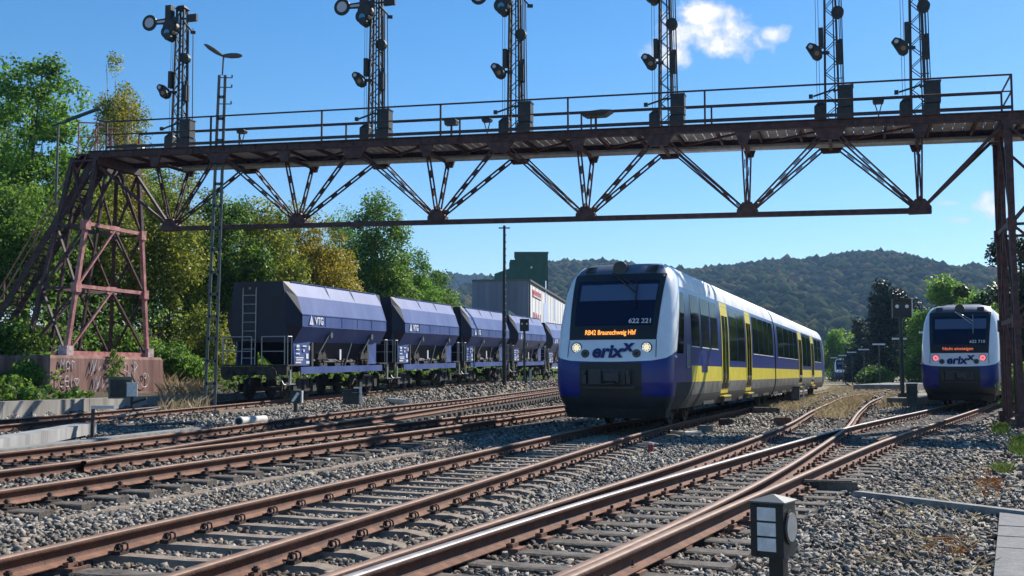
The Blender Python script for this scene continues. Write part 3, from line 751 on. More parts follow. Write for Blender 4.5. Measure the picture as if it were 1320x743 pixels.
g2 = [arc(.3, .85, .3, .25, 30, 270), arc(.3, .35, .3, .25, -150, 90), [(.75, .1), (.85, 1.25)], [(1.15, .1), (1.2, 1.2), (1.55, .95), (1.2, .65), (1.75, -.1)], arc(2.2, .1, .5, .55, 180, 400, 14), arc(2.3, .3, .14, .18, 0, 360)]
g3 = [[(0, 0), (.15, .8), (.35, .3), (.55, .85), (.6, 0)], arc(1.0, .3, .25, .35, 0, 330), [(1.5, 0), (1.5, .7), (1.85, .55), (1.9, 0)]]
g4 = [[(0, 0), (.5, 1.2), (.6, .2), (1.0, 1.2)], [(.2, -.2), (.9, .9)], [(1.3, 1.1), (1.2, .2), (1.5, .6)]]
m_ = MB()
for gset, n0, z0, s in ((g1, -2.15, .78, .42), (g3, -2.05, 1.42, .40), (g2, 1.35, 1.0, .58), (g4, -.55, 1.25, .42), (g4, -.4, .62, .45)):
    k_ = scrib(gset, n0, z0, s, .016); m_.add(k_.v, k_.f)
m_.build('graffiti', ['graffiti_white'], blk)

# small floodlights standing along the deck
fl = [(312, 168, 'lamp'), (582, 150, 'box'), (628, 148, 'lamp'), (768, 140, 'wide'), (1132, 125, 'lamp')]
FL_LAB = ['small inspection lamp on the gantry deck nearest the lattice lamp mast', 'squat junction box on a post on the gantry deck left of the third signal',
          'slim inspection lamp on the gantry deck just left of the third signal', 'wide flat lamp board on the gantry deck between third and fourth signals', 'small lamp on a forked post on the gantry deck between the two rightmost signals']
for (px, py, kd), lb in zip(fl, FL_LAB):
    L_, z_ = gpix(px, py, 1.2); p = GO + GU * L_ + GN * 1.2; zd = ztop(L_) - .05
    t = thing('deck_lamp', lb, 'deck lamp', (p.x, p.y, zd), math.atan2(GU.y, GU.x), 'lamps on the gantry deck')
    b = MB(); hh = .72
    if kd == 'lamp':
        b.tube((0, 0, 0), (0, 0, hh * .5), .022, 6); b.tube((0, 0, hh * .5), (-.10, 0, hh), .018, 6); b.tube((0, 0, hh * .5), (.10, 0, hh), .018, 6)
    else:
        b.tube((0, 0, 0), (0, 0, hh), .04, 8); b.tube((.16, 0, 0), (.16, 0, hh), .03, 6) if kd == 'wide' else None
    b.build('post', ['gantry_red'], t); b = MB()
    if kd == 'lamp': b.loft([[(-.14, -.1, hh), (.14, -.1, hh), (.14, .1, hh), (-.14, .1, hh)], [(-.17, -.12, hh + .09), (.17, -.12, hh + .09), (.17, .12, hh + .09), (-.17, .12, hh + .09)], [(-.1, -.08, hh + .15), (.1, -.08, hh + .15), (.1, .08, hh + .15), (-.1, .08, hh + .15)]])
    elif kd == 'box': b.loft([[(-.2, -.13, hh - .05), (.2, -.13, hh - .05), (.2, .13, hh - .05), (-.2, .13, hh - .05)], [(-.22, -.15, hh + .1), (.22, -.15, hh + .1), (.22, .15, hh + .1), (-.22, .15, hh + .1)], [(-.15, -.1, hh + .16), (.15, -.1, hh + .16), (.15, .1, hh + .16), (-.15, .1, hh + .16)]])
    else: b.loft([[(-.32, -.2, hh), (.32, -.2, hh), (.32, .2, hh), (-.32, .2, hh)], [(-.55, -.26, hh + .16), (.48, -.26, hh + .1), (.48, .26, hh + .1), (-.55, .26, hh + .16)], [(-.2, -.2, hh + .2), (.3, -.2, hh + .17), (.3, .2, hh + .17), (-.2, .2, hh + .2)]])
    b.build('lamp_head', ['steel_dark'], t)
L_, z_ = gpix(172, 185, 1.3); p = GO + GU * L_ + GN * 1.3
t = thing('equipment_box', 'grey green equipment box on the gantry deck beside the stair end', 'equipment box', (p.x, p.y, ztop(L_) - .05), math.atan2(GU.y, GU.x))
b = MB(); b.box((0, 0, .24), (.62, .42, .42)); b.box((0, 0, .47), (.68, .48, .05)); b.box((-.2, .0, .03), (.06, .4, .06)); b.box((.2, 0, .03), (.06, .4, .06)); b.build('case', ['steel_green'], t)
b = MB(); b.poly_prism([(-.42, -.15, 0), (-.7, -.15, 0), (-.46, -.15, .42)], (0, 1, 0), .3); b.build('bracket', ['steel_grey'], t)

# ------------------------------------------------------------------ semaphore signals
def signal(px, deckpy, label, first, arm=True):
    n = 1.15; L_, _ = gpix(px, deckpy, n); p = GO + GU * L_ + GN * n; zd = ztop(L_) - .05
    t = thing('semaphore_signal', label, 'semaphore signal', (p.x, p.y, zd), R(180) + math.atan2(GU.y, GU.x), 'semaphore signals on the gantry')
    # local frame: +x to the right along the gantry, +y to the far side
    H = 5.45
    b = MB()
    hw0, hw1 = .21, .145
    for sx in (-1, 1):
        for sy in (-1, 1): b.bar((sx * hw0, sy * hw0 * .8, 0), (sx * hw1, sy * hw1 * .8, H), .065, .065)
    k = 0.05; i = 0
    while k < H - .2:
        f = k / H; w_ = hw0 + (hw1 - hw0) * f; w2 = hw0 + (hw1 - hw0) * (k + .34) / H; s = 1 if i % 2 else -1
        for y_ in (-1, 1): b.bar((-s * w_, y_ * w_ * .8, k), (s * w2, y_ * w2 * .8, k + .34), .03, .02)
        for x_ in (-1, 1): b.bar((x_ * w_, -s * w_ * .8, k), (x_ * w2, s * w2 * .8, k + .34), .03, .02)
        k += .34; i += 1
    b.loft([[(-.17, -.14, H), (.17, -.14, H), (.17, .14, H), (-.17, .14, H)], [(-.21, -.18, H + .05), (.21, -.18, H + .05), (.21, .18, H + .05), (-.21, .18, H + .05)], [(-.12, -.1, H + .17), (.12, -.1, H + .17), (.12, .1, H + .17), (-.12, .1, H + .17)]])
    b.build('mast', ['steel_dark'], t)
    # steel ladder at the back, cable pipe and pull wires
    b = MB()
    for s in (-.02, .20): b.bar((.30 + s * .2, .12 + s, 0.3), (.24 + s * .2, .10 + s, H - .6), .025, .025)
    b.build('ladder_rails', ['steel_dark'], t)
    b = MB(); b.tube((.36, -.05, 1.0), (.33, -.05, H - .7), .016, 6); b.tube((-.36, 0, .2), (-.36, 0, H - .75), .008, 5); b.tube((-.44, 0, .2), (-.44, 0, H - .75), .008, 5); b.tube((.10, -.24, .1), (.08, -.2, H), .022, 6)
    b.tube((.33, -.05, 1.55), (.12, -.05, 1.55), .016, 6); b.tube((.34, -.05, 2.6), (.12, -.05, 2.6), .016, 6); b.tube((.35, -.05, 1.0), (.12, 0, .85), .02, 6)
    b.build('pull_rods', ['steel_dark'], t)
    za = H - .45
    b = MB()                                        # arm: long board with a ringed disc at the end
    b.poly_prism([(-.95, -.32, za - .09), (.05, -.32, za - .14), (.05, -.32, za + .14), (-.95, -.32, za + .09)], (0, 1, 0), .035, 0)
    b.box((.62, -.30, za + .02), (.42, .12, .26), 0); b.bar((.1, -.3, za + .02), (.5, -.3, za + .02), .05, .06, 0)
    arm_o = b.build('signal_arm', ['black_paint'], t)
    b = MB(); b.tube((-1.18, -.335, za), (-1.18, -.285, za), .30, 24, 0); b.tube((-1.18, -.341, za), (-1.18, -.336, za), .19, 24, 1); b.poly_prism([(-.86, -.327, za - .035), (-.3, -.327, za - .05), (-.3, -.327, za + .05), (-.86, -.327, za + .035)], (0, 1, 0), .004, 1)
    b.build('arm_disc', ['black_paint', 'lens_white'], arm_o)
    b = MB(); b.box((-.38, -.22, za + .28), (.24, .26, .62)); b.tube((-.38, -.40, za - .42), (-.38, -.08, za - .42), .25, 16); b.tube((-.30, -.42, za - .22), (-.30, -.06, za - .22), .24, 16); b.tube((-.33, -.46, za - .62), (-.33, -.1, za - .62), .14, 12)
    q = MB(); q.bar((.12, -.1, za + .02), (.52, -.12, za - .42), .05, .05); q.box((.56, -.12, za - .46), (.18, .12, .09), rz=.4); q.build('counterweight', ['steel_dark'], t)
    b.build('upper_lantern', ['steel_dark'], t)
    b = MB(); b.tube((-.36, -.445, za - .46), (-.36, -.405, za - .46), .11, 14); b.build('blue_lens', ['lens_blue'], t)
    zl_ = 2.35
    b = MB(); b.poly_prism([(-.84, -.42, zl_ + .18), (-.70, -.42, zl_ + .34), (-.50, -.42, zl_ + .28), (-.26, -.42, zl_ + .08), (-.26, -.42, zl_ - .25), (-.42, -.42, zl_ - .36), (-.58, -.42, zl_ - .28)], (0, 1, 0), .12)
    b.tube((-.66, -.46, zl_ + .17), (-.66, -.25, zl_ + .17), .145, 16); b.tube((-.43, -.50, zl_ - .12), (-.43, -.2, zl_ - .12), .19, 16); b.box((-.28, -.2, zl_ + .55), (.16, .2, .75)); b.bar((-.4, -.2, zl_), (0, -.1, zl_), .1, .1)
    q = MB(); q.tube((.22, -.16, zl_ + 1.25), (.22, .02, zl_ + 1.25), .19, 14); q.bar((.1, -.1, zl_ + 1.25), (.22, -.1, zl_ + 1.25), .1, .1); q.build('pulley_wheel', ['steel_dark'], t)
    q = MB(); q.box((.24, -.05, zl_ - .05), (.2, .22, .6)); q.box((.26, -.05, zl_ + .3), (.1, .2, .2), rz=.5)
    q.build('coupling_box', ['steel_dark'], t); q = MB(); q.bar((-.55, -.2, 1.0), (.1, -.2, 1.18), .05, .05); q.bar((.05, -.2, 1.1), (.42, -.2, 1.28), .04, .05); q.box((-.62, -.2, 1.0), (.12, .1, .12)); q.build('crank_lever', ['steel_dark'], t)
    sc8 = lambda m: setattr(m, 'v', [(-.28 + (x + .28) * .82, y, zl_ + (z - zl_) * .82) for x, y, z in m.v])
    sc8(b); b.build('lower_lantern', ['steel_dark'], t)
    b = MB(); b.tube((-.66, -.468, zl_ + .17), (-.66, -.462, zl_ + .17), .075, 14); sc8(b); b.build('white_lens', ['lens_white'], t)
    b = MB(); b.tube((-.43, -.508, zl_ - .12), (-.43, -.502, zl_ - .12), .09, 14); sc8(b); b.build('amber_lens', ['lens_amber'], t)
    b = MB(); b.box((.40, -.12, .92), (.44, .36, .62)); b.box((.40, -.12, 1.25), (.48, .40, .04)); b.bar((.3, 0, .0), (.3, 0, .6), .05, .05); b.bar((.55, -.1, 0), (.48, -.1, .6), .05, .05)
    b.build('drive_box', ['steel_dark'], t)
    b = MB(); b.box((.36, -.05, .30), (.46, .4, .60)); b.box((-.36, .05, .36), (.34, .44, .68)); b.loft([[(-.53, -.17, .70), (-.19, -.17, .70), (-.19, .27, .70), (-.53, .27, .70)], [(-.42, -.1, .82), (-.25, -.1, .82), (-.25, .2, .82), (-.42, .2, .82)]])
    b.build('foot_box', ['steel_dark'], t)
    b = MB(); b.tube((.05, -.34, 0.02), (.05, -.28, .12), .11, 10); b.tube((.62, -.3, 0), (.5, -.2, .62), .018, 6); b.build('pulley', ['steel_grey'], t)
    return t
SIG = [(231, 188, 'semaphore signal nearest the stair end, whole mast with its white ringed arm against the sky'),
       (484, 175, 'semaphore signal second from the stair end, arm disc just at the picture top'),
       (664, 166, 'semaphore signal third from the stair end, above the small warehouse'),
       (859, 157, 'semaphore signal with a white cloud behind, above the nearer railcar'),
       (1073, 148, 'semaphore signal with twin foot boxes, second from the far right tower'),
       (1184, 143, 'semaphore signal closest to the far right tower of the gantry')]
for i, (px, py, lb) in enumerate(SIG): signal(px, py, lb, i == 0)

# ------------------------------------------------------------------ lamp masts
def lattice_lamp(base, H, label):
    t = thing('lamp_mast', label, 'lamp mast', base)
    b = MB(); w0, w1 = .17, .105
    for s in (-1, 1): b.bar((s * w0, 0, 0), (s * w1, 0, H), .10, .05, 0, up=(0, 1, 0))
    k = .25
    while k < H - .1:
        w_ = w0 + (w1 - w0) * k / H; b.box((0, 0, k), (2 * w_, .05, .10)); k += .78
    for k in (H - .1, H - .45, H - 1.05): b.bar((-.1, -.04, k), (.36, -.04, k), .03, .03); b.tube((.36, -.04, k), (.36, -.04, k + .1), .03, 6)
    b.build('mast', ['steel_grey'], t)
    b = MB(); b.box((0, 0, .02), (.75, .6, .3)); b.build('footing', ['concrete'], t)
    b = MB(); b.tube((.0, 0, H), (.02, 0, H + .72), .032, 8); b.build('spigot', ['steel_grey'], t)
    for s in (-1, 1):
        b = MB(); secs = []
        for f, w_, h_ in ((0, .05, .05), (.12, .10, .07), (.4, .15, .10), (.75, .13, .09), (.95, .05, .03)):
            x = s * f * .72; z = H + .70 + (f * .42 if s < 0 else f * .02)
            secs.append([(x, w_ * math.cos(a), z + h_ * math.sin(a)) for a in np.linspace(0, 2 * math.pi, 9)[:-1]])
        b.loft(secs); b.build('lamp_head', ['steel_grey'], t, True)
    return t
pb = gnd(270, 533, -.12)
lt = lattice_lamp((pb.x, pb.y, pb.z), 0, '') if False else None
Ht = at(289, 97, pb.y).z - pb.z
lm = lattice_lamp((pb.x, pb.y, pb.z), Ht, 'tall grey lattice lamp mast with twin heads beside the first hopper wagon')
lm.rotation_euler = (0, R(1.0), 0)
pb = at(650, 503, 68); t = thing('lamp_mast', 'thin dark post with small cross pegs in front of the grey warehouse', 'lamp mast', pb)
H_ = at(652, 291, 68).z - pb.z; b = MB(); b.tube((0, 0, -.3), (0, 0, 4.8), .13, 8); b.tube((0, 0, 4.8), (0, 0, H_), .095, 8, r2=.08); b.build('pole', ['steel_dark'], t)
b = MB(); 
for k in np.arange(3.2, H_ - .2, .42): b.box((.09, -.08, k), (.06, .05, .12))
b.tube((-.35, 0, H_ - .15), (.35, 0, H_ - .15), .05, 6); b.build('pegs', ['galv'], t)
# small arm lamp in front of the golden trees
pb = at(65, 480, 52); t = thing('lamp_post', 'old grey lamp post with one long flat arm behind the gantry stair', 'lamp post', (pb.x, pb.y, .8))
ht_ = at(65, 160, 52).z - .8; b = MB(); b.tube((0, 0, 0), (0, 0, ht_), .09, 8, r2=.06); b.build('pole', ['steel_grey'], t)
b = MB(); b.tube((-.3, 0, ht_ - .1), (.5, 0, ht_ + .15), .05, 6); b.loft([[(.4, -.12, ht_ + .12), (.4, .12, ht_ + .12), (.4, .12, ht_ + .22), (.4, -.12, ht_ + .22)], [(2.0, -.12, ht_ + .72), (2.0, .12, ht_ + .72), (2.0, .12, ht_ + .82), (2.0, -.12, ht_ + .82)]]); b.build('lamp_head', ['steel_green'], t)

# ------------------------------------------------------------------ signs and small trackside gear
# turnout lantern in the foreground
pb = at(998, 743, 6.55); b0 = Vector((pb.x, pb.y, -.24))
t = thing('turnout_lantern', 'black square turnout lantern with three stacked white panes in the foreground', 'turnout lantern', b0, R(-33))
ztl = at(998, 640, 6.55).z - b0.z; zb_ = at(998, 716, 6.55).z - b0.z
hw = .098
b = MB(); b.box((0, 0, (ztl - .03 + zb_) / 2), (hw * 2, hw * 2, ztl - .03 - zb_), 0); 
for sx in (-1, 1): b.box((sx * hw * .8, -hw - .004, (ztl - .03 + zb_) / 2), (hw * .40, .012, ztl - .05 - zb_), 0)
b.build('case', ['black_paint'], t)
b = MB(); b.loft([[(-hw - .012, -hw - .012, ztl - .03), (hw + .012, -hw - .012, ztl - .03), (hw + .012, hw + .012, ztl - .03), (-hw - .012, hw + .012, ztl - .03)], [(-hw - .012, -hw - .012, ztl - .022), (hw + .012, -hw - .012, ztl - .022), (hw + .012, hw + .012, ztl - .022), (-hw - .012, hw + .012, ztl - .022)], [(-.01, -.01, ztl + .012), (.01, -.01, ztl + .012), (.01, .01, ztl + .012), (-.01, .01, ztl + .012)]])
b.build('roof', ['steel_grey'], t)
hz = ztl - .05 - zb_
for k in range(3):
    b = MB(); b.box((-.002, -hw - .006, zb_ + .03 + hz * .9 * (k + .5) / 3), (hw * 1.12, .012, hz * .9 / 3 - .012)); b.build('pane', ['white_enamel'], t)
b = MB(); b.tube((hw - .002, 0, (ztl + zb_) / 2), (hw + .012, 0, (ztl + zb_) / 2), .10, 24); b.build('disc_rim', ['black_paint'], t)
b = MB(); b.tube((hw + .012, 0, (ztl + zb_) / 2), (hw + .016, 0, (ztl + zb_) / 2), .083, 24); b.build('disc', ['galv'], t)
b = MB(); b.box((.02, .02, zb_ / 2), (.085, .085, zb_)); b.box((.02, .02, .02), (.2, .2, .08)); b.build('post', ['black_paint'], t)

def small_signal(px, pyb, Y, pyt, label, w, h, side=None):
    pb = at(px, pyb, Y); zt_ = at(px, pyt, Y).z
    t = thing('light_signal', label, 'light signal', pb); H_ = zt_ - pb.z
    b = MB(); b.tube((0, 0, 0), (0, 0, H_ - h * .3), .085, 10); b.box((0, 0, .2), (.35, .3, .5)); b.build('post', ['steel_green'], t)
    b = MB(); b.box((0, -.1, H_ - h / 2), (w, .2, h)); b.box((0, -.18, H_ + .02), (w * 1.04, .4, .05)); b.build('head', ['black_paint'], t)
    for s in (-1, 1):
        b = MB(); b.tube((s * w * .27, -.215, H_ - h * .36), (s * w * .27, -.2, H_ - h * .36), w * .10, 14); b.build('lens', ['decal'], t)
    if side: b = MB(); b.box((w / 2 + .03, -.1, H_ - h * .48), (.035, .35, h)); b.build('side_board', [side], t)
    return t
small_signal(1164, 520, 50, 387.5, 'shunting signal with two white lights and pale side board before the conifers', .82, .78, 'white_enamel')
small_signal(676, 497, 76, 412.5, 'low shunting signal with two white dots on a thin post by the hopper wagons', .62, .78)
pb = at(684, 503, 62); t = thing('marker_post', 'short plain white marker post beside the low shunting signal', 'marker post', pb); b = MB(); b.box((0, 0, .55), (.12, .08, 1.1)); b.loft([[(-.06, -.04, 1.1), (.06, -.04, 1.1), (.06, .04, 1.1), (-.06, .04, 1.1)], [(-.03, -.02, 1.16), (.03, -.02, 1.16), (.03, .02, 1.16), (-.03, .02, 1.16)]]); b.build('post', ['pipe_white'], t)

# small sign with a slanted white stripe
pb = at(381, 530, 33); t = thing('track_sign', 'small black trackside sign with one slanted white stripe', 'track sign', pb, R(-8))
b = MB(); b.box((0, 0, .12), (.10, .08, .3)); b.build('post', ['steel_dark'], t)
b = MB(); b.box((0, 0, .42), (.34, .05, .36)); b.build('board', ['black_paint'], t)
b = MB(); b.poly_prism([(-.13, -.033, .29), (-.05, -.033, .27), (.13, -.033, .52), (.05, -.033, .56)], (0, 1, 0), .006); b.build('stripe', ['white_enamel'], t)
b = MB(); b.box((.19, .01, .42), (.04, .09, .36)); b.build('edge_board', ['white_enamel'], t)
# second small gear: point machine lantern at 450
pb = at(452, 521, 40); t = thing('point_machine', 'dark point machine with a bent white plate beside the goods track', 'point machine', pb, R(10))
b = MB(); b.box((0, 0, .18), (.55, .5, .36)); b.box((0, 0, .38), (.6, .55, .06)); b.box((-.1, 0, .46), (.3, .3, .12)); b.build('case', ['steel_dark'], t)
b = MB(); b.bar((.1, -.1, .58), (.34, -.1, .58), .2, .05); b.bar((.34, -.1, .6), (.36, -.1, .02), .09, .2); b.build('plate', ['white_enamel'], t)
# retaining wall
def wall_run(o, Y0, Y1, zt, zbm, thick, name, label, m, joints=4.0):
    w_ = MB(); Y = Y0
    while Y < Y1:
        Ya = min(Y + joints - .02, Y1); x0, x1 = xf(Y) + o, xf(Ya) + o
        w_.poly_prism([(x0, Y, zbm), (x1, Ya, zbm), (x1, Ya, zt), (x0, Y, zt)], (-1, .24, 0), thick); Y += joints
    ob = w_.build(name, [m]); return tag(ob, label, 'wall')
wall_run(-2.55, 16, 46, .45, -.3, .35, 'retaining_wall', 'low sunlit concrete retaining wall below the graffiti block', 'concrete')
def ribbon(pts, w, h, name, m, label, cat, z=None):
    b = MB()
    Q = smooth_path(pts, .8)
    T = np.gradient(Q, axis=0); secs = []
    for q, t_ in zip(Q, T):
        n_ = np.array([t_[1], -t_[0], 0]); n_ /= np.linalg.norm(n_); a = q - n_ * w / 2; c = q + n_ * w / 2
        secs.append([a - (0, 0, h), a, c, c - (0, 0, h)])
    b.loft(secs); o = b.build(name, [m]); return tag(o, label, cat)
ribbon([gnd(x, y, -.13) for x, y in ((0, 683), (110, 658), (220, 638), (330, 617), (420, 602), (500, 589), (580, 576))], .20, .14, 'timber_edging', 'sleeper_tan', 'long weathered timber edging lying in the ballast between two tracks', 'edging')
ribbon([gnd(x, y, -.14) for x, y in ((1105, 633), (1160, 641), (1220, 649), (1320, 660), (1400, 668))], .12, .10, 'concrete_edging', 'edging_grey', 'thin grey edging strip crossing the ballast to the pavers', 'edging')
pb = gnd(1066, 632, -.2); t = tag((lambda b: (b.box((0, 0, .05), (.72, .16, .12)), b.box((.0, 0, .115), (.6, .1, .02)), b.build('timber_plank', ['sleeper_timber']))[-1])(MB()), 'short dark timber block at the near end of the grey edging', 'timber'); t.location = pb; t.rotation_euler = (0, 0, R(-10))
# brown kerb wall in front of the goods track
wall_run(2.15, 35, 62, .10, -.35, .18, 'kerb_wall', 'low brown kerb of the raised goods track bed', 'sleeper_tan', 2.6)
# grey cable duct on the left, pipes
ribbon([gnd(x, y, .12) for x, y in ((-150, 588), (-40, 571), (60, 555), (113, 545))], .42, .24, 'cable_duct', 'duct_grey', 'thick pale grey cable duct sloping along the far left tracks', 'cable duct')
ribbon([gnd(x, y, -.02) for x, y in ((-100, 590), (0, 578), (90, 569), (180, 560), (262, 550))], .32, .2, 'walkway_strip', 'edging_grey', 'flat grey walkway strip behind the rail nearest the cable duct', 'walkway')
def pipe(p, q, r_, label):
    t = MB(); t.tube(p, q, r_, 14, 0); 
    d = (Vector(q) - Vector(p)).normalized(); t.tube(Vector(p) - d * .05, Vector(p) + d * .08, r_ * 1.12, 14, 0); t.tube(Vector(p) - d * .06, Vector(p) - d * .045, r_ * .8, 14, 1)
    return tag(t.build('pipe', ['pipe_white', 'black_paint'], None, True), label, 'pipe')
pipe(gnd(309, 543.5, -.05), gnd(341, 541, -.05), .12, 'short white pipe lying beyond the tracks near the lamp mast')
pipe(gnd(502, 517, .12), gnd(524, 518.5, .12), .12, 'short white pipe lying by the patch of dry grass')
# cabinets by the graffiti block
pb = at(155, 515, 36.2); t = thing('relay_cabinet', 'green grey relay cabinet on the wall before the graffiti block', 'relay cabinet', (pb.x, pb.y, .45), R(17))
b = MB(); b.box((0, 0, .33), (.72, .5, .66)); b.box((0, 0, .68), (.78, .56, .05)); b.build('case', ['cabinet_green'], t); b = MB(); b.box((.0, -.255, .33), (.6, .02, .56)); b.build('door', ['steel_dark'], t)
pb = at(170, 514, 35.6); t = thing('white_box', 'small white equipment box on a bent arm beside the relay cabinet', 'equipment box', (pb.x, pb.y, .12), R(17))
b = MB(); b.box((0, 0, .62), (.32, .25, .42)); b.box((0, 0, .84), (.36, .29, .03)); b.build('case', ['white_enamel'], t); b = MB(); b.box((-.19, 0, .6), (.06, .27, .42)); b.tube((0, 0, 0), (0, 0, .42), .05, 8); b.tube((0, 0, .2), (.45, -.1, .35), .05, 8); b.build('bracket', ['steel_dark'], t)
# white stake and rods at the duct end
pb = gnd(119, 562, -.1); t = thing('rod_stake', 'dark stake with a pale plate at the end of the cable duct', 'stake', pb); b = MB(); b.box((0, 0, .3), (.06, .06, .7)); b.build('post', ['steel_dark'], t); b = MB(); b.box((.22, .1, .62), (.5, .3, .07)); b.build('plate', ['galv'], t)
for i, (a, c, lb) in enumerate(((gnd(140, 540, .12), gnd(262, 515, .12), 'long thin steel pull rod reaching from the stake to the lamp mast'), (gnd(150, 549, .02), gnd(252, 545, .02), 'thin steel rod lying flat before the lamp mast'))):
    b = MB(); b.tube(a, c, .035, 6)
    for f in (.25, .5, .75): b.box(Vector(a).lerp(Vector(c), f), (.1, .1, .08))
    tag(b.build('pull_rod', ['steel_grey']), lb, 'rod')
# red capped peg, boxes between the railcar and the turnout
pb = gnd(839, 584, -.22); t = thing('track_peg', 'small red peg with a pale cap in the ballast before the railcar', 'peg', pb); b = MB(); b.tube((0, 0, 0), (0, 0, .16), .055, 10); b.build('peg', ['red_paint'], t); b = MB(); b.tube((0, 0, .16), (0, 0, .19), .06, 10, r2=.04); b.build('cap', ['lens_white'], t)
def lowbox(px, py, dims, m, label, rz=0):
    pb = gnd(px, py, -.22); b = MB(); b.box((0, 0, dims[2] / 2), dims, 0); b.box((0, 0, dims[2] + .012), (dims[0] * .86, dims[1] * .86, .024), 0); b.box((dims[0] * .2, 0, dims[2] + .04), (.06, .08, .04), 0)
    o = b.build('ballast_box', [m]); o.location = pb; o.rotation_euler = (0, 0, rz); tag(o, label, 'track box')
lowbox(936, 549, (.38, .3, .17), 'fastener', 'small dark track box in the ballast right of the railcar')
lowbox(986, 534, (1.0, .5, .22), 'sleeper_timber', 'wide dark track box beside the dry grass right of the railcar', R(-6))
lowbox(1009, 549, (.5, .4, .22), 'plate_rust', 'rusty brown track box touching the curving branch rail', R(-15))
lowbox(909, 558, (.34, .3, .16), 'cabinet_green', 'mossy small track box at the end of the bent white tube')
b = MB(); pts = [gnd(x, y, -.14) for x, y in ((861, 553), (866, 557.5), (882, 558.5), (903, 557.5))]; b.path(pts, .045, 8); tag(b.build('bent_tube', ['pipe_white'], None, True), 'bent white tube lying in the ballast below the railcar side', 'tube')
# grey cabinet with white post beside the railcar
pb = at(1022, 517, 52); t = thing('trackside_cabinet', 'dark trackside cabinet beside the second coach in dry grass', 'trackside cabinet', pb, R(-18)); b = MB(); b.box((0, 0, .33), (.62, .5, .62)); b.box((0, 0, .66), (.7, .58, .05)); b.build('case', ['charcoal'], t); b = MB(); b.box((.1, -.26, .33), (.3, .02, .5)); b.build('door', ['steel_grey'], t)
pb = at(1036, 518, 51.5); t = thing('marker_post', 'slim white marker post with a cross plate beside the trackside cabinet', 'marker post', pb); b = MB(); b.box((0, 0, .4), (.07, .05, .85)); b.build('post', ['white_enamel'], t); b = MB(); b.box((-.25, 0, .8), (.75, .05, .06)); b.build('plate', ['white_enamel'], t)
pb = at(1176, 523, 44.5); t = thing('grey_cabinet', 'grey steel cabinet standing at the platform end by the departing railcar', 'cabinet', pb, R(-20)); b = MB(); b.box((0, 0, .42), (.42, .4, .84)); b.box((0, 0, .86), (.46, .44, .04)); b.build('case', ['steel_grey'], t); b = MB(); b.box((0, -.205, .42), (.34, .012, .7)); b.build('door', ['steel_green'], t)
# paver path at the lower right
b = MB()
pa, pc = gnd(1289, 657, -.18), gnd(1281, 743, -.18)
n_ = int((pa.y - pc.y + 1.6) / .36); dp = (pc - pa).normalized(); da = Vector((-dp.y, dp.x, 0)); az = math.atan2(da.y, da.x)
for i in range(n_):
    for j in range(4):
        q = pa + dp * (.18 + i * .36) + da * (.22 + j * .44); b.box((q.x, q.y, -.205 + random.uniform(-.004, .004)), (.437, .355, .07), rz=az)
tag(b.build('paver_path', ['paver']), kind='structure')
# low stop mound (brown clump) handled with the weeds below
# platforms
def platform(poly, zt, name, label):
    b = MB(); b.poly_prism([(x, y, -.4) for x, y in poly], (0, 0, 1), zt + .4); o = b.build(name, ['platform_grey']); tag(o, label, 'platform'); return o
p1, p2 = at(1143, 520, 48.5), at(1190, 520, 48.5)
platform([(p1.x, p1.y), (p2.x - .1, p2.y), (p2.x + 26, p2.y + 55), (p1.x + 27, p1.y + 55)], .20, 'platform', 'low concrete platform tapering beside the departing railcar')
q1, q2 = at(1100, 495, 92), at(1165, 495, 92)
platform([(q1.x, q1.y), (q2.x, q2.y), (q2.x + 90, q2.y + 160), (q1.x + 75, q1.y + 160)], .35, 'platform', 'far island platform with a dark edge in front of the conifers')
# platform lamps
PL = [(1196, 430, 74), (1159.5, 438, 88), (1133, 445, 104), (1113.6, 451.6, 124), (1098, 455, 142), (1086, 459, 162), (1075, 462, 184)]
LAB = ['partly hidden by the right hand railcar', 'directly behind the shunting signal post', 'first one left of the shunting signal post', 'second one left of the shunting signal post', 'third one left of the shunting signal post', 'fourth one left of the post, above the far railcar', 'smallest and farthest beside the nearer train end']
for (px, py, Y), lb in zip(PL, LAB):
    p = at(px, py, Y); zb_ = .35
    t = thing('platform_lamp', 'white T shaped platform lamp, ' + lb, 'platform lamp', (p.x, p.y, zb_), 0, 'T shaped platform lamps')
    b = MB(); b.tube((0, 0, -.5), (0, 0, p.z - zb_), .06, 8); b.build('pole', ['steel_green'], t)
    b = MB(); b.loft([[(x, -.12, p.z - zb_), (x, .12, p.z - zb_), (x, .09, p.z - zb_ + .14), (x, -.09, p.z - zb_ + .14)] for x in (-.56, .56)]); b.build('lamp_head', ['white_enamel'], t)
# ------------------------------------------------------------------ railcars
ZT = [.30, .45, .60, .90, 1.30, 1.55, 1.90, 2.30, 2.80, 3.30, 3.60, 3.80, 3.95, 4.03, 4.06]
XF = [-.30, -.16, -.04, 0, 0, -.03, -.12, -.25, -.47, -.76, -.97, -1.15, -1.42, -1.8, -2.3]
WW = [1.20, 1.27, 1.33, 1.375, 1.375, 1.375, 1.375, 1.372, 1.355, 1.315, 1.25, 1.17, 1.04, .82, .45]
KK = [.55, .6, .65, .68, .68, .68, .68, .68, .68, .68, .66, .62, .5, .35, .2]
NS = 3.3
def pz(z): return interp(z, ZT, XF), interp(z, ZT, WW), interp(z, ZT, KK)
def nose_x(z, y, off=0.0):
    x, w, k = pz(z); f = min(1.0, abs(y) / w)
    return x - k + k * max(0.0, 1 - f ** NS) ** (1 / NS) + off
def xb(z): return interp(z, [.3, 1.58, 2.0, 3.45, 3.8, 4.06], [-.80, -.86, -.98, -1.72, -2.05, -3.0])
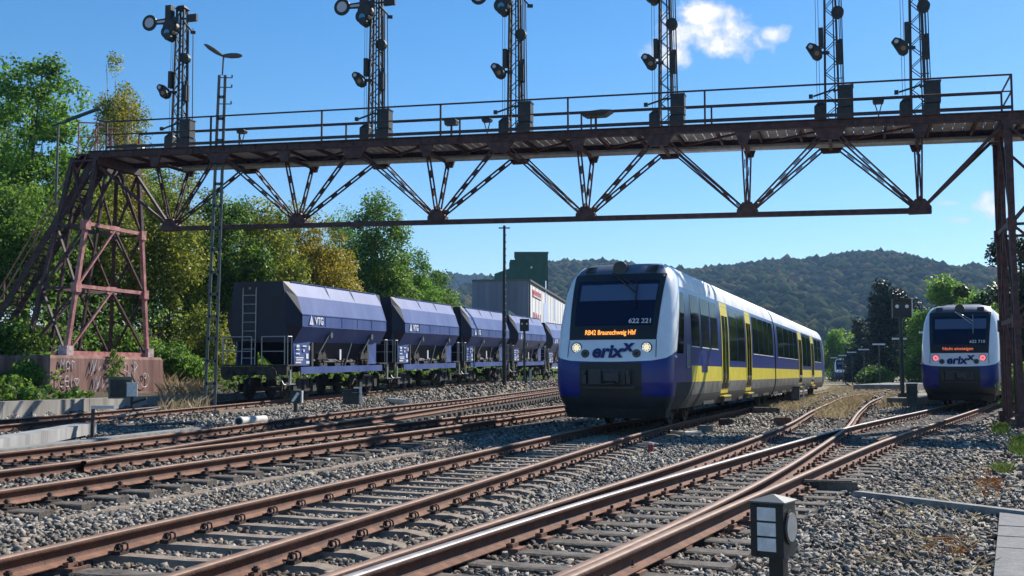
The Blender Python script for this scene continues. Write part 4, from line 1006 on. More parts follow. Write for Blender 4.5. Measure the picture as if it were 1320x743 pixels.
def car_mesh(L):
    """one coach: nose at x=0, flat end at x=-L"""
    zs = [.30, .42, .60, .75, .95, .952, 1.2, 1.40, 1.402, 1.58, 1.582, 1.85, 2.0, 2.3, 2.6, 2.9, 3.15, 3.30, 3.45, 3.452, 3.6, 3.72, 3.84, 3.95, 4.0, 4.03, 4.06]
    NF = 14; st = [-3.0, -6.0]
    k = -9.0
    while k > -L + 1: st.append(k); k -= 3.0
    st.append(-L)
    secs = []
    for z in zs:
        x, w, kk = pz(z); half = []; row = abs(z - 1.581) < .01
        for i in range(NF + 1):                              # centre of the nose out to the corner
            a = (i / NF) * math.pi / 2; zq = z
            if row: zq = z + interp(i, [0, 5, 9, 11, NF], [-.10, -.07, 0, .07, .18]); x, w, kk = pz(zq)
            half.append((x - kk + kk * max(0, math.cos(a)) ** (2 / NS), w * math.sin(a) ** (2 / NS), zq))
        x, w, kk = pz(z); half.append((min(xb(z), x - kk - .01), w, z + (.20 if row else 0)))
        for s in st: half.append((min(s, xb(z) - .1) , w, z))
        left = half; right = [(px, -py, q) for px, py, q in half[1:]]
        secs.append(list(reversed(right)) + left)
    n = len(secs[0]); mid = len(st) + 1 + NF
    names = ['paint_blue', 'paint_white', 'paint_yellow', 'skirt_grey', 'paint_roof', 'fairing_grey', 'charcoal', 'underframe']
    def mf(kz, i):
        if kz < 0: return 7 if kz == -1 else 4
        z = (zs[kz] + zs[min(kz + 1, len(zs) - 1)]) / 2; j = min(abs(i - mid), abs(i + 1 - mid))     # 0.. NF-1 nose, NF pillar, NF+1 first side panel
        if z < .42: return 6 if j <= NF else 7
        if j <= NF:                                          # nose and pillar
            if z < .60: return 6
            if z < 1.58: return 0
            if z > 3.72: return 5 if j < NF - 5 else 1
            return 1
        if z < .62: return 7
        if z < .95: return 3 if j > NF + 1 else 7
        if z < 1.40: return 2 if j > NF + 1 else 0
        if z < 3.45: return 0
        return 4
    b = MB(); nz = len(secs)
    for sec in secs: b.v.extend(sec)
    for kz in range(nz - 1):
        for i in range(n):
            i2 = (i + 1) % n
            b.f.append((kz * n + i, kz * n + i2, (kz + 1) * n + i2, (kz + 1) * n + i)); b.m.append(mf(kz, i) if i < n - 1 else 7)
    b.f.append(tuple(range(n - 1, -1, -1))); b.m.append(7); b.f.append(tuple((nz - 1) * n + i for i in range(n))); b.m.append(4)
    return b, names
def wside(z): return interp(z, ZT, WW)
def side_patch(b, x0, x1, z0, z1, sgn, off=.006, mi=0, x0t=None, x1t=None, nz=6):
    x0t = x0 if x0t is None else x0t; x1t = x1 if x1t is None else x1t; vs = []
    for i in range(nz + 1):
        f = i / nz; z = z0 + (z1 - z0) * f; y = sgn * (wside(z) + off); yi = sgn * (wside(z) - .01)
        vs += [(x0 + (x0t - x0) * f, y, z), (x1 + (x1t - x1) * f, y, z)]
    b.add(vs, [(2 * i, 2 * i + 1, 2 * i + 3, 2 * i + 2) for i in range(nz)], mi)
def front_patch(b, zf0, zf1, y0, y1, off=.008, mi=0, ny=14, nz=8, y0t=None, y1t=None):
    """zf0/zf1: functions or numbers"""
    y0t = y0 if y0t is None else y0t; y1t = y1 if y1t is None else y1t; vs = []
    for i in range(nz + 1):
        for j in range(ny + 1):
            f = i / nz; g = j / ny; ya = y0 + (y0t - y0) * f; yb = y1 + (y1t - y1) * f; y = ya + (yb - ya) * g
            za = zf0(y) if callable(zf0) else zf0; zb_ = zf1(y) if callable(zf1) else zf1; z = za + (zb_ - za) * f
            vs.append((nose_x(z, y) + off, y * (1 + off * .4), z))
    b.add(vs, [(i * (ny + 1) + j, i * (ny + 1) + j + 1, (i + 1) * (ny + 1) + j + 1, (i + 1) * (ny + 1) + j) for i in range(nz) for j in range(ny)], mi)
def wheelset(b, x):
    for s in (-1, 1):
        b.tube((x, s * .68, .42), (x, s * .80, .42), .42, 20); b.tube((x, s * .80, .42), (x, s * .84, .42), .30, 16); b.tube((x, s * .84, .42), (x, s * .98, .42), .12, 10)
    b.tube((x, -.7, .42), (x, .7, .42), .09, 8)
def bogie(t, x, wb=1.9):
    b = MB()
    wheelset(b, x - wb / 2); wheelset(b, x + wb / 2)
    for s in (-1, 1):
        b.poly_prism([(x - wb / 2 - .35, s * .98, .52), (x - wb / 2 - .35, s * .98, .66), (x - .45, s * .98, .62), (x - .35, s * .98, .50), (x + .35, s * .98, .50), (x + .45, s * .98, .62), (x + wb / 2 + .35, s * .98, .66), (x + wb / 2 + .35, s * .98, .52), (x + .45, s * .98, .44), (x - .45, s * .98, .44)], (0, s, 0), .12)
        b.tube((x, s * 1.02, .55), (x, s * 1.02, .92), .20, 12)
        for q in (-1, 1): b.tube((x + q * (wb / 2 + .12), s * 1.04, .62), (x + q * (wb / 2 + .12), s * 1.04, .84), .10, 10); b.tube((x + q * .3, s * 1.10, .34), (x + q * .75, s * 1.10, .74), .045, 8)
    b.build('bogie', ['underframe'], t)

def railcar(label, loc, rz, L1c, L2c, number, dest, lights, detail=True, text=True, dmat='led_orange'):
    t = thing('diesel_railcar', label, 'train', loc, rz, 'blue and white railcars')
    tot = L1c + L2c + .4 if L2c else L1c
    m1, nm = car_mesh(L1c); m1.build('coach_body', nm, t, True)
    if L2c:
        m2, nm = car_mesh(L2c); m2.v = [(-tot - x, -y, z) for x, y, z in m2.v]; m2.build('coach_body', nm, t, True)
        b = MB(); w_ = 1.22
        for i in range(4):
            x = -L1c - .05 - i * .1; g = 0 if i % 2 else -.05
            b.loft([[(x, -w_ - g, .55), (x, w_ + g, .55), (x, w_ + g, 3.3), (x, .9, 3.88), (x, -.9, 3.88), (x, -w_ - g, 3.3)], [(x - .09, -w_ - g, .55), (x - .09, w_ + g, .55), (x - .09, w_ + g, 3.3), (x - .09, .9, 3.88), (x - .09, -.9, 3.88), (x - .09, -w_ - g, 3.3)]])
        b.build('gangway_bellows', ['charcoal'], t)
    # ---- nose
    zlow = lambda y: 1.58
    b = MB(); front_patch(b, 2.08, 3.74, -1.02, 1.02, .010, 0, 18, 12, -1.10, 1.10); ws = b.build('windscreen', ['black_paint'], t, True)
    b = MB(); front_patch(b, 2.42, 3.56, -.91, .91, .014, 0, 16, 10, -.97, .97); b.build('glass', ['glass_blue'], ws, True)
    b = MB(); front_patch(b, 3.05, 3.46, -.86, .93, .018, 0, 16, 4, -.87, .95); b.build('upper_glass_band', ['glass_band'], ws, True)  # paler blue-grey band across the upper windscreen
    for s in (-1, 1):                                        # panel gap lines
        b = MB(); front_patch(b, 1.60, 2.08, s * 1.03 - .008, s * 1.03 + .008, .008, 0, 1, 4, s * 1.02 - .008, s * 1.02 + .008); b.build('panel_gap', ['charcoal'], t)
        # headlights
        for yy, zz, r_, big in ((.82, 1.87, .125, True), (.60, 1.70, .095, False)):
            x = nose_x(zz, yy); b = MB(); b.tube((x - .03, s * yy, zz), (x + .014, s * yy, zz), r_, 24); hl = b.build('headlight', ['black_paint'], t)
            b = MB(); b.tube((x + .010, s * yy, zz), (x + .022, s * yy, zz), r_ * .82, 24)
            on = big
            b.build('lens', [('lamp_on' if lights == 'white' else 'tail_on') if on else 'steel_grey'], hl)
            b = MB(); b.tube((x + .02, s * yy, zz), (x + .028, s * yy, zz), r_ * (.36 if on else .5), 12); b.build('lens_core', [('lamp_core' if lights == 'white' else 'decal') if on else 'black_paint'], hl)
            if big and lights == 'white':
                b = MB()
                for a in range(8): b.tube((x + .02, s * yy + .078 * math.cos(a * math.pi / 4), zz + .078 * math.sin(a * math.pi / 4)), (x + .026, s * yy + .078 * math.cos(a * math.pi / 4), zz + .078 * math.sin(a * math.pi / 4)), .014, 6)
                b.build('lens_ring', ['steel_grey'], hl)
    # black coupler bay and coupler
    b = MB(); front_patch(b, .60, 1.46, -.72, .72, .008, 0, 12, 4); b.build('coupler_bay', ['black_paint'], t, True)
    b = MB(); xq = nose_x(1.1, 0) + .01
    b.box((xq + .05, -.06, 1.10), (.12, .86, .40)); b.box((xq + .13, -.30, 1.10), (.12, .26, .36)); b.tube((xq + .1, .08, 1.08), (xq + .30, .08, 1.08), .17, 16); b.loft([[(xq + .28, -.10, .94), (xq + .28, .26, .94), (xq + .28, .26, 1.24), (xq + .28, -.10, 1.24)], [(xq + .40, -.04, .99), (xq + .40, .20, .99), (xq + .40, .20, 1.19), (xq + .40, -.04, 1.19)]])
    for y_ in (-.58, .44): b.box((xq + .06, y_, 1.10), (.1, .10, .36)); b.tube((xq + .1, y_, 1.2), (xq + .2, y_, 1.2), .05, 8)
    b.box((xq + .06, 0, .82), (.1, 1.2, .05))
    b.build('coupler', ['charcoal'], t)
    b = MB(); b.loft([[(-.55, -1.15, .14), (-.25, -.7, .14), (-.2, 0, .14), (-.25, .7, .14), (-.55, 1.15, .14), (-1.1, 1.15, .14), (-1.1, -1.15, .14)], [(-.42, -1.2, .34), (-.16, -.8, .34), (-.12, 0, .34), (-.16, .8, .34), (-.42, 1.2, .34), (-1.1, 1.2, .34), (-1.1, -1.2, .34)]]); b.build('rail_guard', ['underframe'], t)
    # top headlight and vents
    zz = 3.86; x = nose_x(zz, 0); b = MB(); b.tube((x - .35, 0, zz + .02), (x + .10, 0, zz + .02), .17, 20); tl = b.build('top_lamp', ['charcoal'], t, True)
    b = MB(); b.tube((x + .095, 0, zz + .02), (x + .115, 0, zz + .02), .135, 20); b.build('lens', ['decal' if lights == 'white' else 'steel_grey'], tl); b = MB(); b.tube((x + .11, 0, zz + .02), (x + .125, 0, zz + .02), .06, 12); b.build('lens_core', ['galv' if lights == 'white' else 'black_paint'], tl)
    for s in (-1, 1):
        b = MB()
        for i in range(5): zv = 3.80 + i * .035; xx = nose_x(zv, .75); b.box((xx + .005, s * .74, zv), (.05, .26, .012))
        b.build('roof_vent', ['black_paint'], t)
    # wiper
    p0 = Vector((nose_x(3.74, -.15) + .05, -.15, 3.76)); p1 = Vector((nose_x(3.25, .45) + .06, .45, 3.25))
    b = MB(); b.bar(p0, p1, .035, .03); b.bar((nose_x(3.55, .48) + .05, .48, 3.62), (nose_x(2.8, .5) + .05, .5, 2.86), .025, .03); b.bar(p0 + Vector((0, .12, -.03)), p1 + Vector((0, .05, .1)), .02, .02)
    b.build('wiper', ['black_paint' if lights == 'white' else 'galv'], t)
    # lettering
    if text:
        def ftext(nm_, s_, z, y, size, mt, **kw):
            x = nose_x(z, y) + .026; sl = Vector((nose_x(z + .1, y) - nose_x(z - .1, y), 0, .2))
            return text_obj(nm_, s_, size, mt, t, (x, y, z), (nose_x(z, y + .15) - nose_x(z, y - .15), .3, 0), sl, **kw)
        ftext('logo_lettering', 'erix', 1.755, -.09, .42, 'logo_blue', bold=.016, shear=.16, squeeze=1.05)
        ftext('logo_lettering', 'x', 1.90, .395, .38, 'logo_blue', bold=.016, shear=.16, squeeze=1.05)
        ftext('number', number, 2.53, .64, .165, 'white_enamel', bold=.003)
        ftext('destination_lettering', dest, 2.25, -.04, .165, dmat, bold=.0025, squeeze=1.0 if len(dest) < 18 else .74)
    # ---- sides
    def side_of(x0, xend, sgn, seq):
        for kind, a, c in seq:
            a, c = -a, -c
            if kind == 'w':
                b = MB(); side_patch(b, a, c, 1.98, 3.32, sgn, .006); w_ = b.build('window', ['glass_dark'], t)
                if detail and sgn > 0:
                    b = MB(); b.box(((a + c) / 2, sgn * (wside(1.98) + .008), 1.965), (abs(a - c), .012, .03)); b.build('sill', ['decal'], w_)
            elif kind == 'W':
                b = MB(); side_patch(b, a, c, 1.62, 3.36, sgn, .006); w_ = b.build('window', ['glass_dark'], t)
            elif kind == 'd':
                b = MB(); side_patch(b, a, c, .56, 3.42, sgn, .012, 0)
                d_ = b.build('door', ['paint_yellow'], t)
                wd = abs(a - c); b = MB()
                q = 1 if a > c else -1
                side_patch(b, a - q * wd * .10, a - q * wd * .47, .72, 3.02, sgn, .017); side_patch(b, a - q * wd * .53, a - q * wd * .90, .72, 3.02, sgn, .017)
                b.build('door_glass', ['glass_dark'], d_)
                b = MB(); b.box(((a + c) / 2, sgn * 1.36, .48), (wd, .14, .04)); b.build('step', ['yellow_paint'], d_)
    # cab side window, cab door rail
    for sgn in (1, -1):
        b = MB(); side_patch(b, xb(1.75) - .02, -1.75, 1.72, 3.30, sgn, .006, 0, xb(3.30) - .02, -2.15); b.build('cab_window', ['glass_dark'], t)
        b = MB()
        for xx in (-2.22, -2.48): b.bar((xx, sgn * 1.40, 1.35), (xx - .04, sgn * 1.40, 2.0), .035, .03)
        b.bar((-2.22, sgn * 1.40, 1.35), (-2.48, sgn * 1.40, 1.35), .03, .03); b.build('grab_rail', ['galv'], t)
        b = MB(); b.tube((-.75, sgn * 1.30, 1.62), (-.66, sgn * 1.40, 1.62), .035, 8); b.build('marker', ['decal'], t)
        b = MB(); side_patch(b, -2.2, -2.23, .6, 3.4, sgn, .004); side_patch(b, -2.75, -2.78, .95, 3.4, sgn, .004); b.build('door_gap', ['charcoal'], t)
    s1 = [('w', 3.0, 4.25), ('w', 4.6, 5.95), ('w', 6.2, 7.5), ('d', 8.2, 9.7), ('W', 10.0, 11.7), ('W', 11.85, 13.6), ('d', 13.95, 15.4), ('w', 15.9, 17.5), ('w', 17.65, 19.2), ('w', 19.35, 20.9), ('w', 21.05, 22.6)]
    if not L2c: s1 = s1[:7] + [('w', 15.9, 17.5), ('w', 17.7, 19.3), ('w', 20, 22)]
    for sgn in (1, -1): side_of(0, 0, sgn, s1)
    if L2c:
        o_ = L1c + .5
        s2 = [('w', o_ + .8, o_ + 3.2), ('w', o_ + 3.4, o_ + 5.8), ('w', o_ + 6.0, o_ + 8.2), ('w', o_ + 8.4, o_ + 10.4), ('d', o_ + 11.0, o_ + 13.0), ('W', o_ + 13.4, o_ + 15.9), ('W', o_ + 16.1, o_ + 18.7), ('d', o_ + 19.2, o_ + 21.2), ('w', o_ + 21.8, o_ + 24.3), ('w', o_ + 24.6, o_ + 27.2)]
        for sgn in (1, -1): side_of(0, 0, sgn, s2)
    for sgn in (1, -1):                                      # panel joints
        b = MB(); k = 5.0
        while k < tot - 3:
            side_patch(b, -k, -k - .022, .63, .94, sgn, .004, nz=2); side_patch(b, -k - .9, -k - .915, 3.46, 3.80, sgn, .004, nz=3); k += 2.35
        b.build('panel_joints', ['charcoal'], t)
    # underframe and bogies
    b = MB(); b.box((-tot / 2, 0, .62), (tot - 3.5, 1.9, .5)); k = -6.5
    while k > -tot + 5:
        for s in (-1, 1): b.box((k, s * 1.0, .56), (1.9, .5, .48)); b.box((k - 1.6, s * 1.05, .50), (.8, .3, .34)); b.tube((k - 2.2, s * .95, .45), (k - 2.9, s * .95, .45), .18, 10)
        k -= 3.6
    b.build('underframe', ['underframe'], t)
    for x in ([-4.2, -L1c - .2, -tot + 4.2] if L2c else [-4.2, -tot + 4.2]): bogie(t, x)
    # roof equipment
    for (xa, xc_, h_) in ((-2.9, -4.6, .20), (-5.2, -6.2, .14), (-8.5, -11.5, .18), (-14, -16.5, .2), (-18.5, -20.5, .16), (-25.5, -28.5, .2), (-31, -33, .18), (-36, -39.5, .2), (-43, -45, .16), (-47.5, -50, .2)):
        if xc_ < -tot + 2: break
        if L2c and xc_ < -L1c < xa: continue
        b = MB(); b.loft([[(xa, -.75, 3.95), (xa, .75, 3.95), (xc_, .75, 3.95), (xc_, -.75, 3.95)], [(xa - .05, -.75, 4.03 + h_ * .2), (xa - .05, .75, 4.03 + h_ * .2), (xc_ + .05, .75, 4.03 + h_ * .2), (xc_ + .05, -.75, 4.03 + h_ * .2)], [(xa - .25, -.6, 4.05 + h_ * .45), (xa - .25, .6, 4.05 + h_ * .45), (xc_ + .25, .6, 4.05 + h_ * .45), (xc_ + .25, -.6, 4.05 + h_ * .45)]])
        b.build('roof_unit', ['fairing_grey' if xa > -3 else 'paint_roof'], t)
    # near-side fuel flap and small markings on the yellow band
    b = MB(); side_patch(b, -4.55, -5.5, 1.22, 1.72, 1, .008); b.build('flap', ['paint_blue'], t)
    # fit to the loading gauge seen in the photograph: lower and shorter body, true wheels
    ZA, ZB = [0, .15, .3, .6, 1.58, 2.0, 3.74, 4.06, 5], [0, .26, .42, .74, 1.61, 1.95, 3.60, 3.92, 4.85]
    zm = lambda z: float(np.interp(z, ZA, ZB))
    def fit(o):
        for c in o.children:
            if c.type == 'MESH':
                me = c.data; n = len(me.vertices); co = np.empty(n * 3, np.float32); me.vertices.foreach_get('co', co); co = co.reshape(-1, 3); nm_ = c.name.split('.')[0]
                mn, mx_ = co.min(0), co.max(0); ctr = (mn + mx_) / 2
                if nm_ == 'bogie': co[:, 0] += ctr[0] * (.888 - 1)
                elif nm_ in ('headlight', 'lens', 'lens_core', 'lens_ring', 'top_lamp', 'logo_lettering', 'number', 'destination_lettering', 'wheel'):
                    co[:, 0] += ctr[0] * (.888 - 1) + .006; co[:, 2] += zm(ctr[2]) - ctr[2]
                else: co[:, 0] *= .888; co[:, 2] = np.interp(co[:, 2], ZA, ZB)
                me.vertices.foreach_set('co', co.ravel()); me.update()
            fit(c)
    fit(t)
    return t
def head(dx): return math.atan2(-1.0, -dx)
railcar('nearer railcar with two coaches, white headlights on and an orange destination display', (NOSE_X, NOSE_Y, 0), head(TA), 23.2, 31.0, '622 221', 'RB42 Braunschweig Hbf', 'white')
railcar('departing railcar with red tail lights standing beyond the right tower of the gantry', (RTX, RTY, 0), head(TFs), 20.4, 21.0, '622 710', 'Nicht einsteigen', 'red', dmat='led_red')
p = at(1086, 490, 195)
railcar('tiny far railcar curving in behind the end of the nearer train', (p.x, p.y, -.05), head(.36), 23, 0, '', '', 'white', detail=False, text=False)

# ------------------------------------------------------------------ hopper wagons
def wagon_proto():
    t = thing('hopper_wagon', '', 'goods wagon'); WL = 11.2
    def sec(x, kind):
        if kind == 'end': h = [(1.00, 4.49), (1.07, 4.15), (1.09, 3.3), (1.09, 2.85), (1.05, 2.2)]
        else: h = [(1.01, 4.50), (1.33, 3.95), (1.56, 3.25), (1.56, 2.80), (1.20, 2.2)]
        return [(x, y, z) for y, z in h] + [(x, -y, z) for y, z in reversed(h)]
    b = MB(); xs = [(-.46, 'end'), (-.50, 'end'), (-1.02, 'm'), (-10.18, 'm'), (-10.70, 'end'), (-10.74, 'end')]
    S = [sec(x, k) for x, k in xs]
    def mf(k, i):
        if k < 0: return 1
        if k == 2: return 0 if i < 4 or 5 <= i <= 8 else 0
        return 1
    b.loft(S, 0, True, True, mf)
    body = b.build('hopper_body', ['wagon_blue', 'wagon_blue_shaded'], t)
    b = MB()                                             # bright edge strip and seams on the lit roof slope
    b.bar((-1.06, 1.03, 4.51), (-10.14, 1.03, 4.51), .05, .03); b.bar((-1.06, 1.565, 3.25), (-10.14, 1.565, 3.25), .03, .03); b.bar((-1.06, 1.565, 2.80), (-10.14, 1.565, 2.80), .03, .03)
    for x in (-4.3, -7.0): b.bar((x, 1.06, 4.505), (x, 1.335, 3.90), .05, .02)
    for x in (-3.2, -4.9, -6.6, -8.3): b.bar((x, 1.573, 2.82), (x, 1.573, 3.23), .02, .012)
    b.build('rib', ['wagon_blue'], body)
    # hopper chutes below
    b = MB()
    b.loft([[(-1.9, -1.12, 2.2), (-1.9, 1.12, 2.2), (-9.3, 1.12, 2.2), (-9.3, -1.12, 2.2)], [(-3.4, -.5, 1.05), (-3.4, .5, 1.05), (-7.8, .5, 1.05), (-7.8, -.5, 1.05)]], 0)
    for x in (-3.9, -5.6, -7.3): b.loft([[(x + .45, .5, 1.7), (x - .45, .5, 1.7), (x - .45, 1.15, 1.35), (x + .45, 1.15, 1.35)], [(x + .4, .5, 1.25), (x - .4, .5, 1.25), (x - .4, 1.2, 1.0), (x + .4, 1.2, 1.0)]])
    b.build('discharge_chute', ['wagon_blue_shaded'], t)
    for s in (-1, 1):
        b = MB(); b.box((-5.6, s * 1.40, 1.12), (8.8, .07, .26)); b.box((-5.6, s * 1.36, 1.0), (8.8, .16, .03)); b.build('side_sill', ['wagon_blue'], t)
    b = MB(); b.box((-5.6, 0, 1.14), (WL - .3, .5, .25)); b.box((-.25, 0, 1.12), (.25, 2.7, .32)); b.box((-10.95, 0, 1.12), (.25, 2.7, .32))
    for x in (-.75, -10.45): b.box((x, 0, 1.32), (1.1, 2.7, .05))
    for x in (-2.6, -8.6):
        for s in (-1, 1): b.box((x, s * 1.2, 1.7), (.18, .16, 1.0))
    b.build('underframe', ['wagon_under'], t)
    # support panels with stencilled data
    for x0, x1 in ((-1.05, -2.55), (-8.65, -9.75)):
        for s in (-1, 1):
            b = MB(); b.poly_prism([(x0, s * 1.18, 1.3), (x1, s * 1.18, 1.3), (x1, s * 1.18, 2.25), (x0, s * 1.12, 2.25)], (0, s, 0), .05)
            sp_ = b.build('side_panel', ['wagon_blue'], t)
        if x0 > -2:
            b = MB(); r = random.Random(5)
            for (px, pz_, w_, h_) in ((-1.35, 2.05, .25, .10), (-1.35, 1.92, .30, .05), (-1.95, 2.05, .35, .05), (-1.35, 1.76, .35, .05), (-1.9, 1.88, .12, .1), (-1.5, 1.60, .70, .045), (-1.5, 1.52, .6, .045), (-2.2, 1.66, .22, .2), (-2.25, 1.42, .3, .1), (-1.4, 1.42, .5, .06), (-2.4, 1.98, .14, .18)):
                b.box((px, 1.233, pz_), (w_, .006, h_))
            b.build('stencil', ['decal'], sp_)
    # levers, struts, pipes in the machinery gap
    b = MB()
    b.bar((-3.0, 1.33, 1.75), (-3.9, 1.42, 2.55), .09, .06); b.bar((-7.6, 1.33, 1.75), (-8.5, 1.42, 2.55), .09, .06); b.bar((-5.9, 1.25, 1.25), (-6.5, 1.3, 2.2), .10, .06)
    b.tube((-4.0, 1.40, 2.50), (-4.0, 1.50, 2.50), .13, 12); b.tube((-8.55, 1.40, 2.50), (-8.55, 1.50, 2.50), .13, 12)
    b.build('lever', ['steel_grey'], t)
    b = MB()
    for x in (-3.3, -3.7, -7.9, -8.3): b.tube((x, 1.15, 1.62), (x, 1.30, 1.62), .20, 12); b.bar((x - .3, 1.3, 1.55), (x + .3, 1.3, 1.55), .05, .05); b.bar((x, 1.28, 1.3), (x, 1.28, 1.9), .05, .05)
    b.tube((-3, 1.1, 1.42), (-8.6, 1.1, 1.42), .05, 8)
    b.build('valve_gear', ['wagon_under'], t)
    b = MB(); b.box((-5.55, 1.22, 1.72), (.16, .03, .44)); b.build('data_plate', ['decal'], t)
    # ends: ladder, railings, buffers
    for xe, sx in ((-.02, 1), (-11.18, -1)):
        b = MB(); xr = xe - sx * .12
        for y0_, y1_ in ((-1.25, -.1), (.32, 1.25)) if sx > 0 else ((-1.25, 1.25),):
            b.path([(xr, y0_, 1.35), (xr, y0_, 2.40), (xr, y1_, 2.40), (xr, y1_, 1.35)], .022, 6); b.tube((xr, y0_, 1.85), (xr, y1_, 1.85), .018, 6)
        for s in (-1, 1): b.path([(xr - sx * .1, s * 1.33, 1.0), (xr - sx * .1, s * 1.33, 2.4), (xr - sx * .45, s * 1.33, 2.4), (xr - sx * .45, s * 1.33, 1.1)], .022, 6)
        b.build('railing', ['rail_tube'], t)
        b = MB()
        for y_ in (-.62, -.08): b.path([(xe - sx * .35, y_, 1.35), (xe - sx * .40, y_, 2.4), (xe - sx * .42, y_, 4.2), (xe - sx * .55, y_, 4.45)], .024, 6)
        for z in np.arange(1.6, 4.1, .34): xx = xe - sx * (.35 + .06 * min(1, max(0, (z - 1.35) / 1.05))); b.tube((xx, -.62, z), (xx, -.08, z), .018, 6)
        b.build('ladder', ['rail_tube'], t)
        b = MB()
        for s in (-1, 1): b.tube((xe - sx * .3, s * .88, 1.02), (xe + sx * .25, s * .88, 1.02), .10, 12); b.tube((xe + sx * .25, s * .88, 1.02), (xe + sx * .29, s * .88, 1.02), .24, 18)
        b.build('buffers', ['wagon_under'], t)
        b = MB(); b.box((xe + sx * .08, 0, 1.0), (.25, .12, .16)); b.tube((xe + sx * .15, 0, .98), (xe + sx * .2, 0, .62), .04, 8); b.path([(xe + sx * .05, .4, .98), (xe + sx * .14, .42, .7), (xe + sx * .05, .5, .45)], .03, 6); b.path([(xe, 1.2, 1.0), (xe, 1.22, .55), (xe, 1.0, .5)], .025, 6)
        b.build('coupling', ['wagon_under'], t)
        b = MB(); b.path([(xe - sx * .05, 1.05, 1.0), (xe + sx * .05, 1.3, .62), (xe - sx * .3, 1.38, .58)], .02, 6); b.box((xe - sx * .35, 1.36, .62), (.5, .24, .03)); b.box((xe - sx * .35, 1.36, .9), (.08, .08, .5)); b.build('step', ['rail_tube'], t)
    b = MB(); b.tube((-.50, .80, 3.72), (-.465, .80, 3.72), .10, 12); b.tube((-.50, -.35, 4.25), (-.45, -.35, 4.25), .05, 8); b.build('warning_mark', ['ochre'], t)
    b = MB(); b.box((-1.5, 1.36, 1.16), (.5, .03, .06)); b.box((-1.15, 1.38, 1.0), (.10, .04, .16)); b.build('yellow_mark', ['yellow_paint'], t)
    for x in (-2.2, -9.0): 
        b = MB(); wheelset(b, x - .9); wheelset(b, x + .9)
        for s in (-1, 1):
            b.poly_prism([(x - 1.25, s * .98, .38), (x - 1.25, s * .98, .60), (x - .5, s * .98, .62), (x - .35, s * .98, .82), (x + .35, s * .98, .82), (x + .5, s * .98, .62), (x + 1.25, s * .98, .60), (x + 1.25, s * .98, .38), (x + .45, s * .98, .30), (x - .45, s * .98, .30)], (0, s, 0), .10)
            for q in (-1, 1): b.box((x + q * .9, s * 1.08, .45), (.30, .14, .34)); b.tube((x + q * .62, s * 1.1, .50), (x + q * .62, s * 1.1, .78), .06, 8)
            b.tube((x, s * 1.05, .40), (x, s * 1.05, .72), .13, 10)
        b.build('bogie', ['wagon_under'], t)
    # name on the band
    text_obj('lettering', 'VTG', .40, 'decal', t, (-2.55, 1.595, 3.02), (-1, 0, 0), (0, 0, 1), bold=.012, shear=-.12)
    b = MB(); cxl, czl = -1.78, 3.03
    def tri(pts): b.poly_prism([(cxl - u, 1.592, czl + v) for u, v in pts], (0, 1, 0), .005)
    tri([(-.19, -.16), (-.07, -.16), (.0, .06), (.0, .22)]); tri([(.19, -.16), (.07, -.16), (.0, .06), (.0, .22)]); tri([(-.06, -.16), (.06, -.16), (.0, -.02)])
    b.build('logo', ['decal'], t)
    return t
WLAB = ['first blue hopper wagon in the row, its dark end ladder facing the lamp mast', 'second blue hopper wagon in the row, behind the one nearest the lamp mast', 'third blue hopper wagon in the row, just left of the thin dark post',
        'fourth blue hopper wagon, cut across by the thin dark post and low signal', 'fifth blue hopper wagon, half hidden behind the nearer railcar nose']
w0 = wagon_proto()
for i, lb in enumerate(WLAB):
    o = w0 if i == 0 else copy_tree(w0)
    Y = 41.6 + i * 11.45; o.location = (xf(Y), Y, zf(Y) - .02); o.rotation_mode = 'XYZ'
    o.rotation_euler = (0, math.atan(.017), head(.245)); o['label'] = lb; o['group'] = 'blue hopper wagons'
# ------------------------------------------------------------------ buildings
YB = 128.0
def wp(px, py, Y=YB): return at(px, py, Y)
c0 = wp(681, 480); ztopB = wp(681, 362).z; xl = wp(608, 480).x; zbt = 0.0
bld = thing('warehouse', 'grey warehouse with a white side wall carrying red lettering', 'warehouse', (c0.x, c0.y, 0))
dl = Vector((xl - c0.x, .6, 0)); ds = Vector((.155, 1.0, 0)).normalized() * 60
b = MB(); b.poly_prism([(0, 0, 0), tuple(dl), tuple(dl + ds), tuple(ds)], (0, 0, 1), ztopB); b.build('wall', ['grey_clad'], bld)
b = MB(); 
nrm = Vector((ds.y, -ds.x, 0)).normalized()
o1 = nrm * .02; b.poly_prism([tuple(o1 + Vector((0, 0, .5))), tuple(o1 + ds + Vector((0, 0, .5))), tuple(o1 + ds + Vector((0, 0, ztopB - .35))), tuple(o1 + Vector((0, 0, ztopB - .35)))], tuple(nrm), .04); wl = b.build('side_wall', ['white_clad'], bld)
b = MB(); e_ = Vector((0, 0, ztopB + .06))
b.bar(e_ - nrm * -.1, e_ + ds + nrm * .1, .35, .22); b.bar(e_, e_ + dl, .3, .2); b.build('parapet', ['steel_grey'], bld)
b = MB()
for k in range(9): p_ = dl * (k / 9.0); b.bar(p_ + Vector((0, -.05, 0)), p_ + Vector((0, -.05, ztopB - .2)), .05, .04)
b.build('seam', ['grey_clad'], bld)
